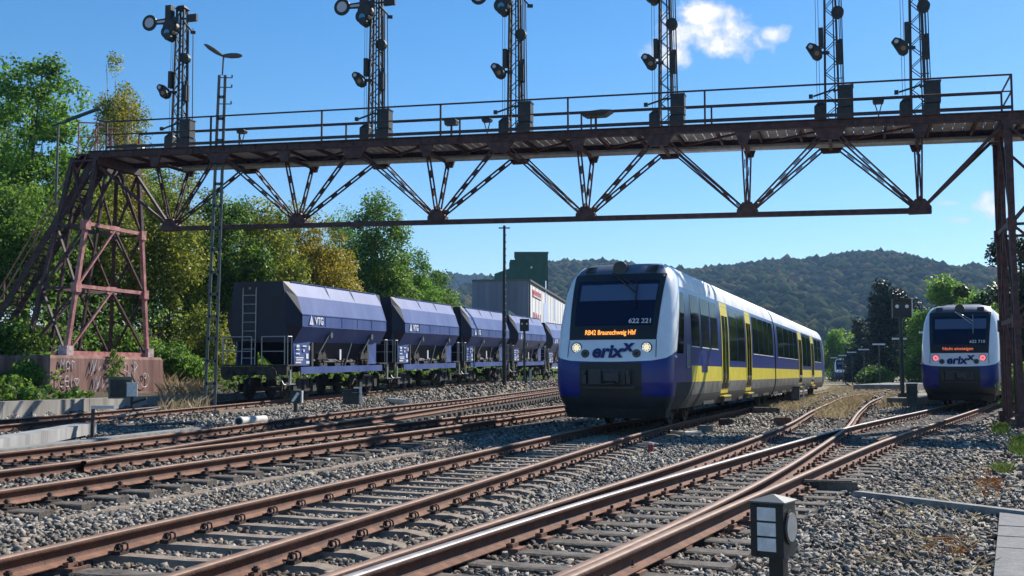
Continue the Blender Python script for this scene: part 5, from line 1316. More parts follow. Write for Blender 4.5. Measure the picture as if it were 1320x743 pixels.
# signs on the white wall : sizes in metres along ds
du = ds.normalized()
def wpt(s, z): return du * s + nrm * .07 + Vector((0, 0, z))
def hz(px, py):               # wall point under a pixel
    d = ray(px, py); base = Vector((c0.x, c0.y, 0)); den = d.x * du.y - d.y * du.x
    s = (base.y * d.x - base.x * d.y) / -(du.y * d.x - du.x * d.y) if False else None
    # base + du*s parallel to d (in plan)
    s = -(base.x * d.y - base.y * d.x) / (du.x * d.y - du.y * d.x)
    Y = base.y + du.y * s; return s, CAMZ + d.z * Y / d.y
s0, z0 = hz(685.2, 373); s1, z1 = hz(696.5, 388)
b = MB(); b.poly_prism([tuple(wpt(s0, z1)), tuple(wpt(s1, z1)), tuple(wpt(s1, z0)), tuple(wpt(s0, z0))], tuple(nrm), .04); sg = b.build('sign_board', ['sign_red'], bld)
b = MB(); zz = z1 + (z0 - z1) * .30
b.poly_prism([tuple(wpt(s0 + .6, zz)), tuple(wpt(s1 - .6, zz)), tuple(wpt(s1 - .6, z0 - .3)), tuple(wpt(s0 + .6, z0 - .3))], tuple(nrm), .06); b.build('sign_field', ['white_clad'], sg)
mid = (s0 + s1) / 2
text_obj('sign_lettering', 'KOCH', (z0 - z1) * .52, 'sign_red', bld, wpt(mid, zz + (z0 - zz) * .44) + nrm * .10, du, (0, 0, 1), bold=.05, squeeze=(s1 - s0) * .80 / ((z0 - z1) * 1.42))
text_obj('sign_lettering', 'BAUSTOFFE', (z0 - z1) * .20, 'white_clad', bld, wpt(mid, z1 + (z0 - z1) * .15) + nrm * .10, du, (0, 0, 1), bold=.02, squeeze=(s1 - s0) * .85 / ((z0 - z1) * 1.15))
s2, z2 = hz(685.5, 402); s3, z3 = hz(697, 415)
text_obj('sign_lettering', 'BAU', 1.5, 'sign_red', bld, wpt(s2 + (s3 - s2) * .5, z2 - .6) + nrm * .03, du, (0, 0, 1), bold=.03, squeeze=(s3 - s2) * .95 / 3.1)
text_obj('sign_lettering', 'HOF', 1.5, 'sign_red', bld, wpt(s2 + (s3 - s2) * .5, z2 - 2.2) + nrm * .03, du, (0, 0, 1), bold=.03, squeeze=(s3 - s2) * .95 / 3.1)
b = MB(); sa, za = hz(703, 404); sb, zb2 = hz(704.5, 378)
b.poly_prism([tuple(wpt(sa - 3, za - 1.5)), tuple(wpt(sa + 3, za - 1.5)), tuple(wpt(sa + 2.2, za + 1.2)), tuple(wpt(sa + .6, za + 1.2)), tuple(wpt(sa + .2, za + 4.2)), tuple(wpt(sa - .6, za + 4.2)), tuple(wpt(sa - .9, za + 1.2)), tuple(wpt(sa - 2.2, za + 1.2))], tuple(nrm), .03); b.build('wall_emblem', ['sign_pale_blue'], bld)
b = MB(); sa, za = hz(714.5, 402); b.poly_prism([tuple(wpt(sa - .8, za - 1.2)), tuple(wpt(sa + .8, za - 1.2)), tuple(wpt(sa + .8, za + 1.8)), tuple(wpt(sa - .8, za + 1.8))], tuple(nrm), .03); b.build('wall_panel', ['sign_pale_blue'], bld)
b = MB()
for k in range(1, 20): p_ = du * (k * 3.0) + nrm * .065; b.bar(p_ + Vector((0, 0, .6)), p_ + Vector((0, 0, ztopB - .4)), .05, .02)
b.build('seam', ['grey_clad'], wl)
b = MB(); p_ = du * .25 + nrm * .14; b.tube(p_ + Vector((0, 0, .3)), p_ + Vector((0, 0, ztopB - .2)), .10, 8); b.build('downpipe', ['steel_grey'], bld)
# low annex
a0 = wp(604, 404, 118); a1 = wp(652, 404, 118); a2 = wp(680, 413, 118)
an = thing('annex_building', 'flat roofed annex with pale ribbed panels below the grey warehouse', 'building', (a0.x, a0.y, 0))
b = MB(); w_ = a1.x - a0.x; b.box((w_ / 2, 3, (a0.z - .9) / 2), (w_, 6, a0.z - .9)); b.build('wall', ['roof_dark'], an)
b = MB(); b.box((w_ / 2 - .1, 3, a0.z - .30), (w_ + .8, 7.2, .75)); b.build('roof', ['grey_clad'], an)
b = MB(); x0 = w_ + .3; x1 = a2.x - a0.x; b.poly_prism([(x0, 0, 0), (x1, 1, 0), (x1, 1, a2.z - .2), (x0, 0, a0.z + .35)], (0, 1, 0), 5); rb = b.build('ribbed_wall', ['ribbed_pale'], an)
b = MB()
for k in range(7): zz = .8 + k * (a0.z - .9) / 7; b.bar((x0, -.06, zz), (x1, .94, zz * (a2.z - .2) / (a0.z + .3)), .06, .22)
b.build('rib', ['green_clad'], rb)
# green tower
YT = 165.0; g0 = at(664, 480, YT); g1 = at(706.5, 480, YT); zt_ = at(685, 326, YT).z
gt = thing('silo_tower', 'tall dark green clad works tower behind the warehouse', 'tower', (g0.x, g0.y, 0))
w_ = g1.x - g0.x; b = MB(); b.box((w_ / 2, 4, zt_ / 2), (w_, 8, zt_)); 
b.build('wall', ['green_clad'], gt)
b = MB(); n_ = 26
for k in range(n_ + 1): b.box((w_ * k / n_, -.04, zt_ / 2), (.05, .08, zt_ - .1))
b.build('rib', ['green_clad'], gt); b = MB(); b.box((w_ / 2, 4, zt_ + .06), (w_ + .25, 8.25, .14)); b.build('coping', ['steel_grey'], gt)
b = MB(); zz = at(685, 345, YT).z; b.tube((w_ * .5, -.12, zz), (w_ * .5, -.02, zz), .16, 10); b.build('lamp', ['white_enamel'], gt)
b = MB(); h0 = at(650, 349, YT + 2).z; b.poly_prism([(at(637, 480, YT).x - g0.x, .8, 0), (.0, .8, 0), (.0, .8, h0 + .5), (at(637, 480, YT).x - g0.x, .8, h0 - .6)], (0, 1, 0), 6); b.build('side_bay', ['green_clad'], gt)
b = MB(); b.poly_prism([(-.75, .5, zt_ * .6), (.0, .5, zt_ * .6), (.0, .5, zt_ - 1.0), (-.75, .5, zt_ - 1.0), (-.9, .5, zt_ - 1.6)], (0, 1, 0), 2); b.build('hoist', ['green_clad'], gt)

# ------------------------------------------------------------------ vegetation
def leaves(cl, n, size, spread, flat=.35, droop=0.0):
    """cl: clump centres (k,3) with radii (k,) -> quads"""
    c, rad = cl; k = len(c); i = rng.integers(0, k, n)
    d = rng.normal(0, 1, (n, 3)); d /= np.linalg.norm(d, axis=1)[:, None]; rr = rng.uniform(.25, 1, n) ** .6
    P = c[i] + d * (rad[i] * rr)[:, None] * np.array([1, 1, .8]); P[:, 2] -= droop * rng.random(n) ** 2 * rad[i] * 2
    N_ = d + rng.normal(0, .8, (n, 3)) + np.array([0, 0, flat]); N_ /= np.linalg.norm(N_, axis=1)[:, None]
    A = np.cross(N_, rng.normal(0, 1, (n, 3))); A /= np.linalg.norm(A, axis=1)[:, None]; B = np.cross(N_, A)
    s = size * rng.uniform(.6, 1.35, n)[:, None]; A *= s; B *= s * .62
    V = np.stack([P - A, P - B * .9 + A * .1, P + A, P + B * .9 + A * .1], 1).reshape(-1, 3)
    return V, np.arange(4 * n).reshape(-1, 4)
def crown_clumps(els, n, rmin, rmax):
    cs, rs = [], []
    vol = np.array([e[3] * e[4] * e[5] for e in els]) ** .67; vol /= vol.sum()
    for e, f in zip(els, vol):
        m = max(3, int(n * f)); d = rng.normal(0, 1, (m, 3)); d /= np.linalg.norm(d, axis=1)[:, None]
        q = rng.uniform(.35, 1.0, m) ** .5
        cs.append(np.array(e[:3]) + d * q[:, None] * np.array(e[3:6])); rs.append(rng.uniform(rmin, rmax, m))
    return np.concatenate(cs), np.concatenate(rs)
def trunk_mesh(H, r, els, nl=7):
    b = MB(); pts = [Vector((0, 0, -.4))]; rr = [r * 1.25]
    top = max(e[2] for e in els)
    for f in (.15, .4, .7, 1.0): pts.append(Vector((random.uniform(-.15, .15) * f, random.uniform(-.15, .15) * f, top * f))); rr.append(r * (1 - .75 * f))
    for i in range(4): b.tube(pts[i], pts[i + 1], rr[i], 8, 0, rr[i + 1], False)
    for e in els:
        for _ in range(nl):
            z0 = random.uniform(.3, .85) * top; p = Vector((0, 0, z0)); q = Vector((e[0] + random.uniform(-.7, .7) * e[3], e[1] + random.uniform(-.7, .7) * e[4], e[2] + random.uniform(-.5, .8) * e[5]))
            m_ = p.lerp(q, .5) + Vector((0, 0, .25)); b.tube(p, m_, r * .32, 5, 0, r * .2, False); b.tube(m_, q, r * .2, 5, 0, r * .06, False)
    return b
def tree(name, label, px, pyt, Y, halfw, mat_, n=5000, leaf=.16, base=None, cat='tree', group=None, shape='oval', bark='bark', clumps=70, low=.05, droop=0.0, crad=(.5, 1.1), part='crown'):
    p = at(px, 480, Y); zb_ = float(hgt(np.array([p.x]), np.array([Y]))[0]) if base is None else base
    H = at(px, pyt, Y).z - zb_; t = thing(name, label, cat, (p.x, Y, zb_), 0, group); w = halfw * Y / F
    if shape == 'oval': els = [(0, 0, H * (.5 + low / 2), w * .85, w * .85, H * (.5 - low / 2) * .93), (-w * .35, w * .1, H * .42, w * .62, w * .6, H * .25), (w * .38, -w * .2, H * .5, w * .6, w * .6, H * .24), (w * .1, -w * .1, H * .82, w * .45, w * .45, H * .16)]
    elif shape == 'tall': els = [(0, 0, H * .35, w * .9, w * .9, H * .26), (w * .1, 0, H * .6, w * .75, w * .7, H * .24), (-w * .08, 0, H * .82, w * .45, w * .45, H * .16)]
    elif shape == 'bush': els = [(0, 0, H * .5, w * .9, w * .8, H * .48), (-w * .5, -.3, H * .36, w * .5, w * .5, H * .34), (w * .5, -.2, H * .38, w * .5, w * .5, H * .36)]
    elif shape == 'cone': els = [(0, 0, H * f, w * (1.02 - f), w * (1.02 - f), H * .13) for f in (.12, .28, .44, .6, .76, .9)]
    cl = crown_clumps(els, int(clumps * 1.25), crad[0], crad[1])
    V, Fq = leaves(cl, int(n * 2.4), leaf * .63, 1, droop=droop); V[:, 2] = np.maximum(V[:, 2], .05)
    np_obj(part, np_mesh(part, V, Fq, mat_), t)
    trunk_mesh(H, max(.09, H * .016), els, 5).build('trunk' if cat == 'tree' else 'stems', [bark], t, False, False)
    return t
TR = 'trees and bushes along the left bank'
tree('ash_tree', 'big leafy green ash tree at the far left behind the stair', 30, 70, 56, 112, 'leaf_bright', 15000, .17, shape='oval', group=TR, clumps=150, low=.05)
tree('birch_tree', 'slender birch with hanging yellowing twigs above the gantry end', 142, 52, 64, 54, 'leaf_olive', 11000, .12, shape='tall', group=TR, bark='birch_bark', clumps=70, droop=.9, crad=(.5, 1.0))
tree('birch_tree', 'golden lit birch crown just right of the slender birch', 156, 100, 62, 34, 'leaf_gold', 3200, .12, shape='tall', group=TR, bark='birch_bark', clumps=42, droop=.9, crad=(.4, .9))
tree('broadleaf_tree', 'mid green tree behind the lower stair', 20, 235, 49, 95, 'leaf_green', 8000, .14, shape='oval', group=TR, clumps=110, low=0)
tree('broadleaf_tree', 'olive green tree seen through the red tower legs', 120, 232, 52, 75, 'leaf_olive', 8500, .13, shape='oval', group=TR, clumps=110, low=0)
tree('broadleaf_tree', 'yellowish tree between the tower and the lamp mast', 215, 228, 54, 52, 'leaf_olive', 7000, .13, shape='tall', group=TR, clumps=90, low=0)
tree('broadleaf_tree', 'bare topped tree rising behind the gantry lattice left of the lamp mast', 238, 190, 66, 48, 'leaf_olive', 2600, .13, shape='tall', group=TR, clumps=34)
tree('broadleaf_tree', 'dense green tree right behind the lamp mast', 285, 240, 58, 60, 'leaf_green', 8000, .14, shape='oval', group=TR, clumps=100, low=0)
tree('broadleaf_tree', 'green and yellow tree above the first hopper wagon', 335, 258, 60, 58, 'leaf_olive', 8000, .14, shape='oval', group=TR, clumps=100, low=0)
tree('birch_tree', 'golden bushy birch above the middle of the first wagon', 405, 272, 66, 56, 'leaf_gold', 9000, .13, shape='oval', group=TR, bark='birch_bark', clumps=100, low=0)
tree('broadleaf_tree', 'orange tinged small tree above the far end of the first wagon', 440, 315, 68, 28, 'leaf_gold', 3000, .13, shape='oval', group=TR, clumps=44, low=0)
tree('broadleaf_tree', 'tall dark green tree standing out beyond the golden birch', 485, 250, 80, 56, 'leaf_green', 11000, .17, shape='tall', group=TR, clumps=120, crad=(.6, 1.3))
tree('broadleaf_tree', 'rounded green tree above the second hopper wagon', 525, 318, 88, 42, 'leaf_bright', 6000, .17, shape='oval', group=TR, clumps=80, low=0)
tree('broadleaf_tree', 'smaller green tree stepping down above the third wagon', 556, 345, 98, 34, 'leaf_green', 4200, .18, shape='oval', group=TR, clumps=60, low=0)
tree('bush', 'last low bright bush of the bank before the hills', 578, 368, 108, 22, 'leaf_bright', 2200, .18, shape='bush', group=TR, clumps=36, cat='bush')
for px, pyt, Y, hw_, mm, lb in ((18, 418, 40, 42, 'leaf_green', 'dark leafy bush under the foot of the stair'), (50, 462, 38.2, 20, 'leaf_bright', 'bright bush growing against the left side of the graffiti block'),
                            (226, 446, 47.5, 30, 'leaf_bright', 'light green bush right of the graffiti block'), (262, 395, 50, 40, 'leaf_olive', 'olive bush behind the foot of the lamp mast'), (150, 425, 47, 42, 'leaf_green', 'dark bush standing behind the graffiti block')):
    tree('bush', lb, px, pyt, Y, hw_, mm, 4200, .10, shape='bush', group=TR, clumps=70, cat='bush', crad=(.3, .6))
for px, pyt, Y, hw_, mm, lb in ((75, 200, 66, 62, 'leaf_olive', 'yellow green tree behind the upper stair'), (185, 205, 72, 56, 'leaf_green', 'green tree filling behind the far tower leg'), (262, 262, 74, 50, 'leaf_olive', 'yellowing tree behind and left of the lamp mast'), (310, 270, 80, 50, 'leaf_green', 'green tree behind the roof of the first wagon'),
                            (370, 262, 84, 52, 'leaf_olive', 'olive tree rising behind the golden birch'), (440, 270, 90, 46, 'leaf_bright', 'fresh green crown between golden birch and tall dark tree'), (-25, 120, 60, 70, 'leaf_green', 'green tree cut by the left picture edge')):
    tree('broadleaf_tree', lb, px, pyt, Y, hw_, mm, 7000, .15, shape='oval', group=TR, clumps=90, low=-.1)
# ivy hanging over the block
b_ = []
cc = np.array([[gan.location.x + (GU * (Lb - .62)).x + (GN * n_).x, gan.location.y + (GU * (Lb - .62)).y + (GN * n_).y, z_] for n_, z_ in [(.9 + random.uniform(-.4, .4) * (1 if k < 14 else .6), zbl + .1 - k * .075) for k in range(20)]])
V, Fq = leaves((cc, np.full(len(cc), .17)), 900, .045, 1)
tag(np_obj('ivy', np_mesh('ivy', V, Fq, 'leaf_bright')), 'ivy trailing down the middle of the graffiti block', 'ivy')
# right side
tree('conifer', 'broad dark conifer behind the shunting signal', 1150, 362, 150, 40, 'leaf_conifer', 9000, .34, base=-.2, shape='tall', clumps=120, crad=(.8, 1.8))
tree('conifer', 'narrow dark conifer left of the shunting signal', 1108, 415, 175, 24, 'leaf_conifer', 4000, .34, base=-.2, shape='cone', clumps=90, crad=(.7, 1.3))
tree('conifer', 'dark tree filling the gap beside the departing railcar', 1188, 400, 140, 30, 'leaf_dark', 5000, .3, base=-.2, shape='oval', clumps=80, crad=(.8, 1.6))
tree('broadleaf_tree', 'bright green tree behind the departing railcar roof', 1222, 357, 125, 52, 'leaf_bright', 11000, .25, base=-.2, shape='oval', clumps=130, crad=(.7, 1.5), low=.1)
tree('broadleaf_tree', 'rounded bright crown right of the departing railcar', 1258, 378, 115, 34, 'leaf_bright', 6000, .24, base=-.2, shape='oval', clumps=90, crad=(.7, 1.4), low=0)
tree('broadleaf_tree', 'light green low tree beyond the end of the nearer train', 1076, 425, 215, 22, 'leaf_bright', 3000, .38, base=-.2, shape='oval', clumps=60, crad=(.8, 1.6), low=0)
tree('broadleaf_tree', 'mid green tree between far railcar and narrow conifer', 1098, 440, 230, 20, 'leaf_green', 2200, .38, base=-.2, shape='oval', clumps=50, crad=(.8, 1.6), low=0)
tree('bush', 'low green bush under the conifers behind the platform lamps', 1128, 470, 135, 22, 'leaf_green', 1800, .2, base=-.2, shape='bush', clumps=40, cat='bush', crad=(.5, .9))
tree('bush', 'green bush at the left side of the departing railcar', 1180, 440, 118, 16, 'leaf_bright', 2200, .2, base=-.2, shape='bush', clumps=40, cat='bush', crad=(.5, .9))
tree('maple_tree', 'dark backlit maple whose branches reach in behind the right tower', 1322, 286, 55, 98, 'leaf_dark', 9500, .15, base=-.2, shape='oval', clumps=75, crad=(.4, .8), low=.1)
tree('bush', 'tall light green bush behind the foot of the right tower', 1318, 372, 58, 36, 'leaf_bright', 6000, .13, base=-.2, shape='bush', clumps=90, cat='bush', crad=(.4, .8))
tree('bush', 'low bright bush beside the right tower base', 1318, 470, 40, 22, 'leaf_bright', 2000, .09, base=-.2, shape='bush', clumps=40, cat='bush', crad=(.25, .5))

tree('broadleaf_tree', 'green tree whose crown edge shows at the far right margin', 1392, 330, 78, 70, 'leaf_green', 6000, .2, base=-.2, shape='oval', clumps=80, crad=(.6, 1.3), low=.05)
tree('broadleaf_tree', 'dark tree half hidden by the right tower of the gantry', 1322, 345, 73, 55, 'leaf_green', 5000, .19, base=-.2, shape='oval', clumps=70, crad=(.6, 1.2), low=.0)
for px, pyt, Y in ((1480, 300, 84), (1580, 290, 92), (1690, 300, 100), (1820, 300, 96)):
    tree('broadleaf_tree', 'green tree standing right of the tracks beyond the tower', px, pyt, Y, 75, 'leaf_green', 3500, .26, base=-.2, shape='oval', clumps=70, crad=(.7, 1.5), low=.02, group='trees right of the tracks')
# undergrowth on the bank behind the goods track
n_ = 900; yy = rng.uniform(30, 120, n_); ee = -rng.uniform(3.2, 9, n_) ; xx = np.array([xf(y) for y in yy]) + ee
msk = ~((yy < 46) & (ee > -7.5)); yy, xx = yy[msk], xx[msk]
cc = np.stack([xx, yy, hgt(xx, yy) + rng.uniform(.1, 1.0, len(xx))], 1)
rad_ = rng.uniform(.35, .8, len(xx))
n2_ = 420; y2_ = rng.uniform(44, 75, n2_); x2_ = np.array([xf(y) for y in y2_]) - rng.uniform(8, 17, n2_); c2_ = np.stack([x2_, y2_, hgt(x2_, y2_) + rng.uniform(.1, 2.8, n2_)], 1)
n3_ = 420; y3_ = rng.uniform(24, 38, n3_); x3_ = np.array([xf(y) for y in y3_]) - rng.uniform(3.1, 11, n3_); c3_ = np.stack([x3_, y3_, hgt(x3_, y3_) + rng.uniform(0, .25, n3_)], 1)
cc = np.concatenate([cc, c2_, c3_]); rad_ = np.concatenate([rad_, rng.uniform(.5, 1.1, n2_), rng.uniform(.2, .4, n3_)])
V, Fq = leaves((cc, rad_), 56000, .10, 1)
tag(np_obj('undergrowth', np_mesh('undergrowth', V, Fq, 'leaf_green')), 'tangled undergrowth on the bank behind the hopper wagons', 'undergrowth', kind='stuff')

# background trees beyond the far station (one mass)
cs, rs = [], []
for px in np.arange(1060, 1420, 7):
    Y = 260 + rng.uniform(-20, 60); p = at(px, 480, Y); h = rng.uniform(6, 13)
    for k in range(5): cs.append((p.x + rng.normal(0, 2), Y + rng.normal(0, 3), rng.uniform(.2, 1) * h)); rs.append(rng.uniform(1.2, 2.6))
for px in np.arange(-120, 760, 8):
    Y = 190 + rng.uniform(0, 60); p = at(px, 480, Y); h = rng.uniform(4, 9)
    for k in range(4): cs.append((p.x + rng.normal(0, 2), Y + rng.normal(0, 3), rng.uniform(.2, 1) * h)); rs.append(rng.uniform(1.2, 2.4))
V, Fq = leaves((np.array(cs), np.array(rs)), 22000, .55, 1)
tag(np_obj('far_treeline', np_mesh('far_treeline', V, Fq, 'leaf_green')), 'distant belt of trees at the foot of the hills', 'trees', kind='stuff')

# grass
def grass(cx, cy, n, hmin, hmax, w, m, name, label, z=None, lean=.5):
    n = len(cx); a = rng.uniform(0, 6.283, n); h = rng.uniform(hmin, hmax, n); l = rng.normal(0, lean, (n, 2)) * h[:, None]
    zz = hgt(cx, cy) if z is None else np.full(n, z)
    dx, dy = np.cos(a) * w, np.sin(a) * w
    V = np.stack([np.stack([cx - dx, cy - dy, zz - .02], 1), np.stack([cx + dx, cy + dy, zz - .02], 1), np.stack([cx + dx * .4 + l[:, 0] * .6, cy + dy * .4 + l[:, 1] * .6, zz + h * .7], 1), np.stack([cx + l[:, 0], cy + l[:, 1], zz + h], 1)], 1).reshape(-1, 3)
    o = np_obj(name, np_mesh(name, V, np.arange(4 * n).reshape(-1, 4), m)); return tag(o, label, 'grass', kind='stuff')
def scatter_px(poly, n, z=-.2):
    """random ground points inside an image-space footprint given as ground corners"""
    P = [gnd(x, y, z) for x, y in poly]; P = np.array([(p.x, p.y) for p in P]); x0, y0 = P.min(0); x1, y1 = P.max(0); out = []
    while sum(len(o) for o in out) < n:
        q = rng.uniform((x0, y0), (x1, y1), (n * 4, 2)); ins = np.zeros(len(q), bool); j = len(P) - 1
        for i in range(len(P)):
            xi, yi = P[i]; xj, yj = P[j]; c_ = ((yi > q[:, 1]) != (yj > q[:, 1])) & (q[:, 0] < (xj - xi) * (q[:, 1] - yi) / (yj - yi + 1e-9) + xi); ins ^= c_; j = i
        out.append(q[ins])
    q = np.concatenate(out)[:n]; return q[:, 0], q[:, 1]
x1, y1 = scatter_px([(965, 531), (1030, 531), (1062, 515), (1100, 506), (1080, 502), (1000, 518)], 6000)
x2, y2 = scatter_px([(1046, 540), (1092, 540), (1112, 520), (1146, 504), (1098, 511), (1058, 524)], 7000)
x3, y3 = scatter_px([(1130, 527), (1165, 527), (1160, 508), (1146, 508)], 1500)
x4, y4 = scatter_px([(1065, 509), (1165, 505), (1165, 499), (1070, 500)], 8000)
grass(np.r_[x1, x2, x3, x4], np.r_[y1, y2, y3, y4], 0, .08, .34, .012, 'grass_dry', 'dry_grass', 'dry straw coloured grass between the curving tracks')
x1, y1 = scatter_px([(470, 514), (600, 505), (610, 499), (540, 502), (500, 507)], 5000, 0.2)
grass(x1, y1, 0, .05, .22, .012, 'grass_dry', 'dry_grass', 'patch of dry grass in front of the hopper wagons')
x1, y1 = scatter_px([(205, 512), (270, 512), (270, 500), (205, 500)], 2500, .5)
grass(x1, y1, 0, .1, .6, .014, 'grass_dry', 'dry_grass', 'dry grass on the bank right of the graffiti block')
x1, y1 = scatter_px([(1300, 582), (1345, 600), (1345, 560), (1306, 565)], 2600); x2, y2 = scatter_px([(1278, 560), (1300, 560), (1300, 548), (1280, 548)], 900); x3, y3 = scatter_px([(1284, 610), (1302, 610), (1302, 602), (1284, 602)], 260)
grass(np.r_[x1, x2, x3], np.r_[y1, y2, y3], 0, .04, .17, .008, 'grass_green', 'green_grass', 'fresh green grass and weeds at the foot of the right tower')
x1, y1 = scatter_px([(900, 695), (945, 695), (945, 672), (905, 672)], 120); x2, y2 = scatter_px([(1200, 715), (1250, 715), (1240, 690), (1205, 690)], 160); x3, y3 = scatter_px([(1250, 640), (1300, 640), (1290, 600), (1255, 600)], 420); x4, y4 = scatter_px([(1265, 626), (1285, 626), (1285, 617), (1265, 617)], 420)
x5, y5 = scatter_px([(1040, 735), (1280, 735), (1260, 600), (1180, 640)], 500)
grass(np.r_[x1, x2, x3, x4], np.r_[y1, y2, y3, y4], 0, .02, .08, .005, 'weed_rust', 'dry_weeds', 'rust coloured dry weeds between the stones on the right', lean=.9)
grass(x5, y5, 0, .02, .10, .004, 'grass_dry', 'dry_stalks', 'scattered straw stalks on the gravel at the lower right', lean=1.6)

# ------------------------------------------------------------------ hills
def hill(name, ridge, Yb, Yr, nblob, rb, mt, mt2, seed):
    """ridge: list of (px, py) silhouette points on the plane Y=Yr; the slope falls to the base line Y=Yb"""
    r = np.random.default_rng(seed); xs = np.array([p[0] for p in ridge], float); zs = np.array([at(p[0], p[1], Yr).z for p in ridge]) - rb * 1.5
    nxh, nyh = 90, 40; U = np.linspace(xs[0], xs[-1], nxh); T = np.linspace(0, 1.35, nyh); ph = r.uniform(0, 6.28, 6)
    def surf(u, t):
        zr_ = np.interp(u, xs, zs); Y = Yb + (Yr - Yb) * t; X = (u - CX) / F * Yr * (0.55 + .45 * np.minimum(t, 1.35))
        s_ = np.where(t < 1, np.sin(np.clip(t, 0, 1) * math.pi / 2) * Y / Yr, 1 - (t - 1) * .5)
        rel = .10 * np.sin(u * .021 + ph[0] + t * 2.0) * np.sin(t * 3.1) + .05 * np.sin(u * .05 + ph[1] + 4 * t) * np.sin(np.clip(t, 0, 1) * 3.1416)
        return X, Y, zr_ * np.clip(s_ + rel * np.clip(1 - t, 0, 1) * .9, 0, 1.0) - 2
    UU, TT = np.meshgrid(U, T); X, Y, Z = surf(UU, TT); idx = np.arange(nxh * nyh).reshape(nyh, nxh)
    fq_ = np.stack([idx[:-1, :-1], idx[:-1, 1:], idx[1:, 1:], idx[1:, :-1]], -1).reshape(-1, 4)
    o = np_obj(name, np_mesh(name, np.stack([X.ravel(), Y.ravel(), Z.ravel() - 2], 1), fq_, mt, 4, None, True)); tag(o, kind='structure')
    bm = bmesh.new(); bmesh.ops.create_icosphere(bm, subdivisions=1, radius=1.0); bv = np.array([v.co[:] for v in bm.verts]); bf = np.array([[v.index for v in f.verts] for f in bm.faces]); bm.free()
    u = r.uniform(xs[0], xs[-1], nblob); t = r.uniform(.05, 1.02, nblob) ** .9; X, Y, Z = surf(u, t)
    rad = rb * np.clip(r.lognormal(-.1, .36, nblob), .45, 1.6); n = nblob
    jit = 1 + r.normal(0, .16, (n, len(bv))); hs = r.uniform(.75, 1.2, n)
    V = bv[None] * (jit * rad[:, None])[..., None]; V[..., 2] *= hs[:, None]; V += np.stack([X, Y, Z + rad * .3], 1)[:, None, :]
    Fb = (np.arange(n) * len(bv))[:, None, None] + bf[None]
    o = np_obj(name + '_woods', np_mesh(name + '_woods', V.reshape(-1, 3), Fb.reshape(-1, 3), mt2, 3, None, True)); return o
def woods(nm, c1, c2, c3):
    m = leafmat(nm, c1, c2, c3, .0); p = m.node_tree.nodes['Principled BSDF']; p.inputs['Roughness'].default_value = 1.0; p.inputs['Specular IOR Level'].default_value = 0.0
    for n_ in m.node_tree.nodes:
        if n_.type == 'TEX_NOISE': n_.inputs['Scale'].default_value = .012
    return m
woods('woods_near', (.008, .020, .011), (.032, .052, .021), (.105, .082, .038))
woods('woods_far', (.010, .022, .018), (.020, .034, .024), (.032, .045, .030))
mat('hill_floor', (.018, .026, .012), .95)
h1 = hill('hill', [(560, 392), (600, 366), (640, 354), (700, 337), (740, 334), (785, 335), (830, 341), (893, 346), (940, 341), (990, 334), (1050, 331), (1100, 324), (1135, 322), (1160, 326), (1190, 335), (1210, 344), (1225, 343), (1250, 340), (1300, 347), (1380, 356), (1460, 372), (1560, 400)], 520, 1450, 27000, 5.4, 'hill_floor', 'woods_near', 3)
tag(h1, 'mixed autumn woodland covering the long hill behind the station', 'woodland', kind='stuff')
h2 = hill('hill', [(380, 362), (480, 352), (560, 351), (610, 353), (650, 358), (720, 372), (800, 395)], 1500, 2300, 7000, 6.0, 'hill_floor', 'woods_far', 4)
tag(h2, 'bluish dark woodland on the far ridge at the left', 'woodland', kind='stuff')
# a few conifers along the ridge line
k_ = 0

# ------------------------------------------------------------------ air
b = MB(); b.box((0, 1240, 112), (4600, 2740, 228)); HAZE = b
mh = bpy.data.materials.new('haze_air'); mh.use_nodes = True; nt = mh.node_tree; nt.nodes.remove(nt.nodes['Principled BSDF'])
pv = nt.nodes.new('ShaderNodeVolumePrincipled'); pv.inputs['Color'].default_value = (.40, .64, 1.0, 1); pv.inputs['Density'].default_value = 0.00016; pv.inputs['Anisotropy'].default_value = 0.0
nt.links.new(pv.outputs[0], nt.nodes['Material Output'].inputs['Volume']); MATS['haze_air'] = mh
USE_HAZE = True
if USE_HAZE: tag(HAZE.build('haze', ['haze_air']), kind='stuff')

# ------------------------------------------------------------------ light and sky
SAZ = Vector((.67, .74, 0)).normalized(); EL = R(38)
sd = bpy.data.lights.new('sun', 'SUN'); sd.energy = 5.0; sd.angle = R(.53); sd.color = (1, .94, .85)
so = bpy.data.objects.new('sun', sd); COL.objects.link(so)
dvec = Vector((SAZ.x * math.cos(EL), SAZ.y * math.cos(EL), math.sin(EL)))
so.rotation_euler = dvec.to_track_quat('Z', 'Y').to_euler(); so.location = (60, 50, 80)
w = bpy.data.worlds.new('World'); scene.world = w; w.use_nodes = True; nt = w.node_tree; N = nt.nodes; Lk = nt.links
bg = N['Background']; sky = N.new('ShaderNodeTexSky'); sky.sky_type = 'NISHITA'; sky.sun_disc = False; sky.sun_elevation = EL; sky.sun_rotation = math.atan2(SAZ.x, SAZ.y)
sky.altitude = 250; sky.air_density = 1.0; sky.dust_density = 0.15; sky.ozone_density = 3.0
SKY_STR = 0.095
bg.inputs['Strength'].default_value = SKY_STR
def mth(op, a, b_=None, c=None, clamp=False):
    q = N.new('ShaderNodeMath'); q.operation = op; q.use_clamp = clamp
    for i_, v in enumerate((a, b_, c)):
        if v is None: continue
        if isinstance(v, (int, float)): q.inputs[i_].default_value = v
        else: Lk.new(v, q.inputs[i_])
    return q.outputs[0]
tc = N.new('ShaderNodeTexCoord'); sx = N.new('ShaderNodeSeparateXYZ'); Lk.new(tc.outputs['Generated'], sx.inputs[0])
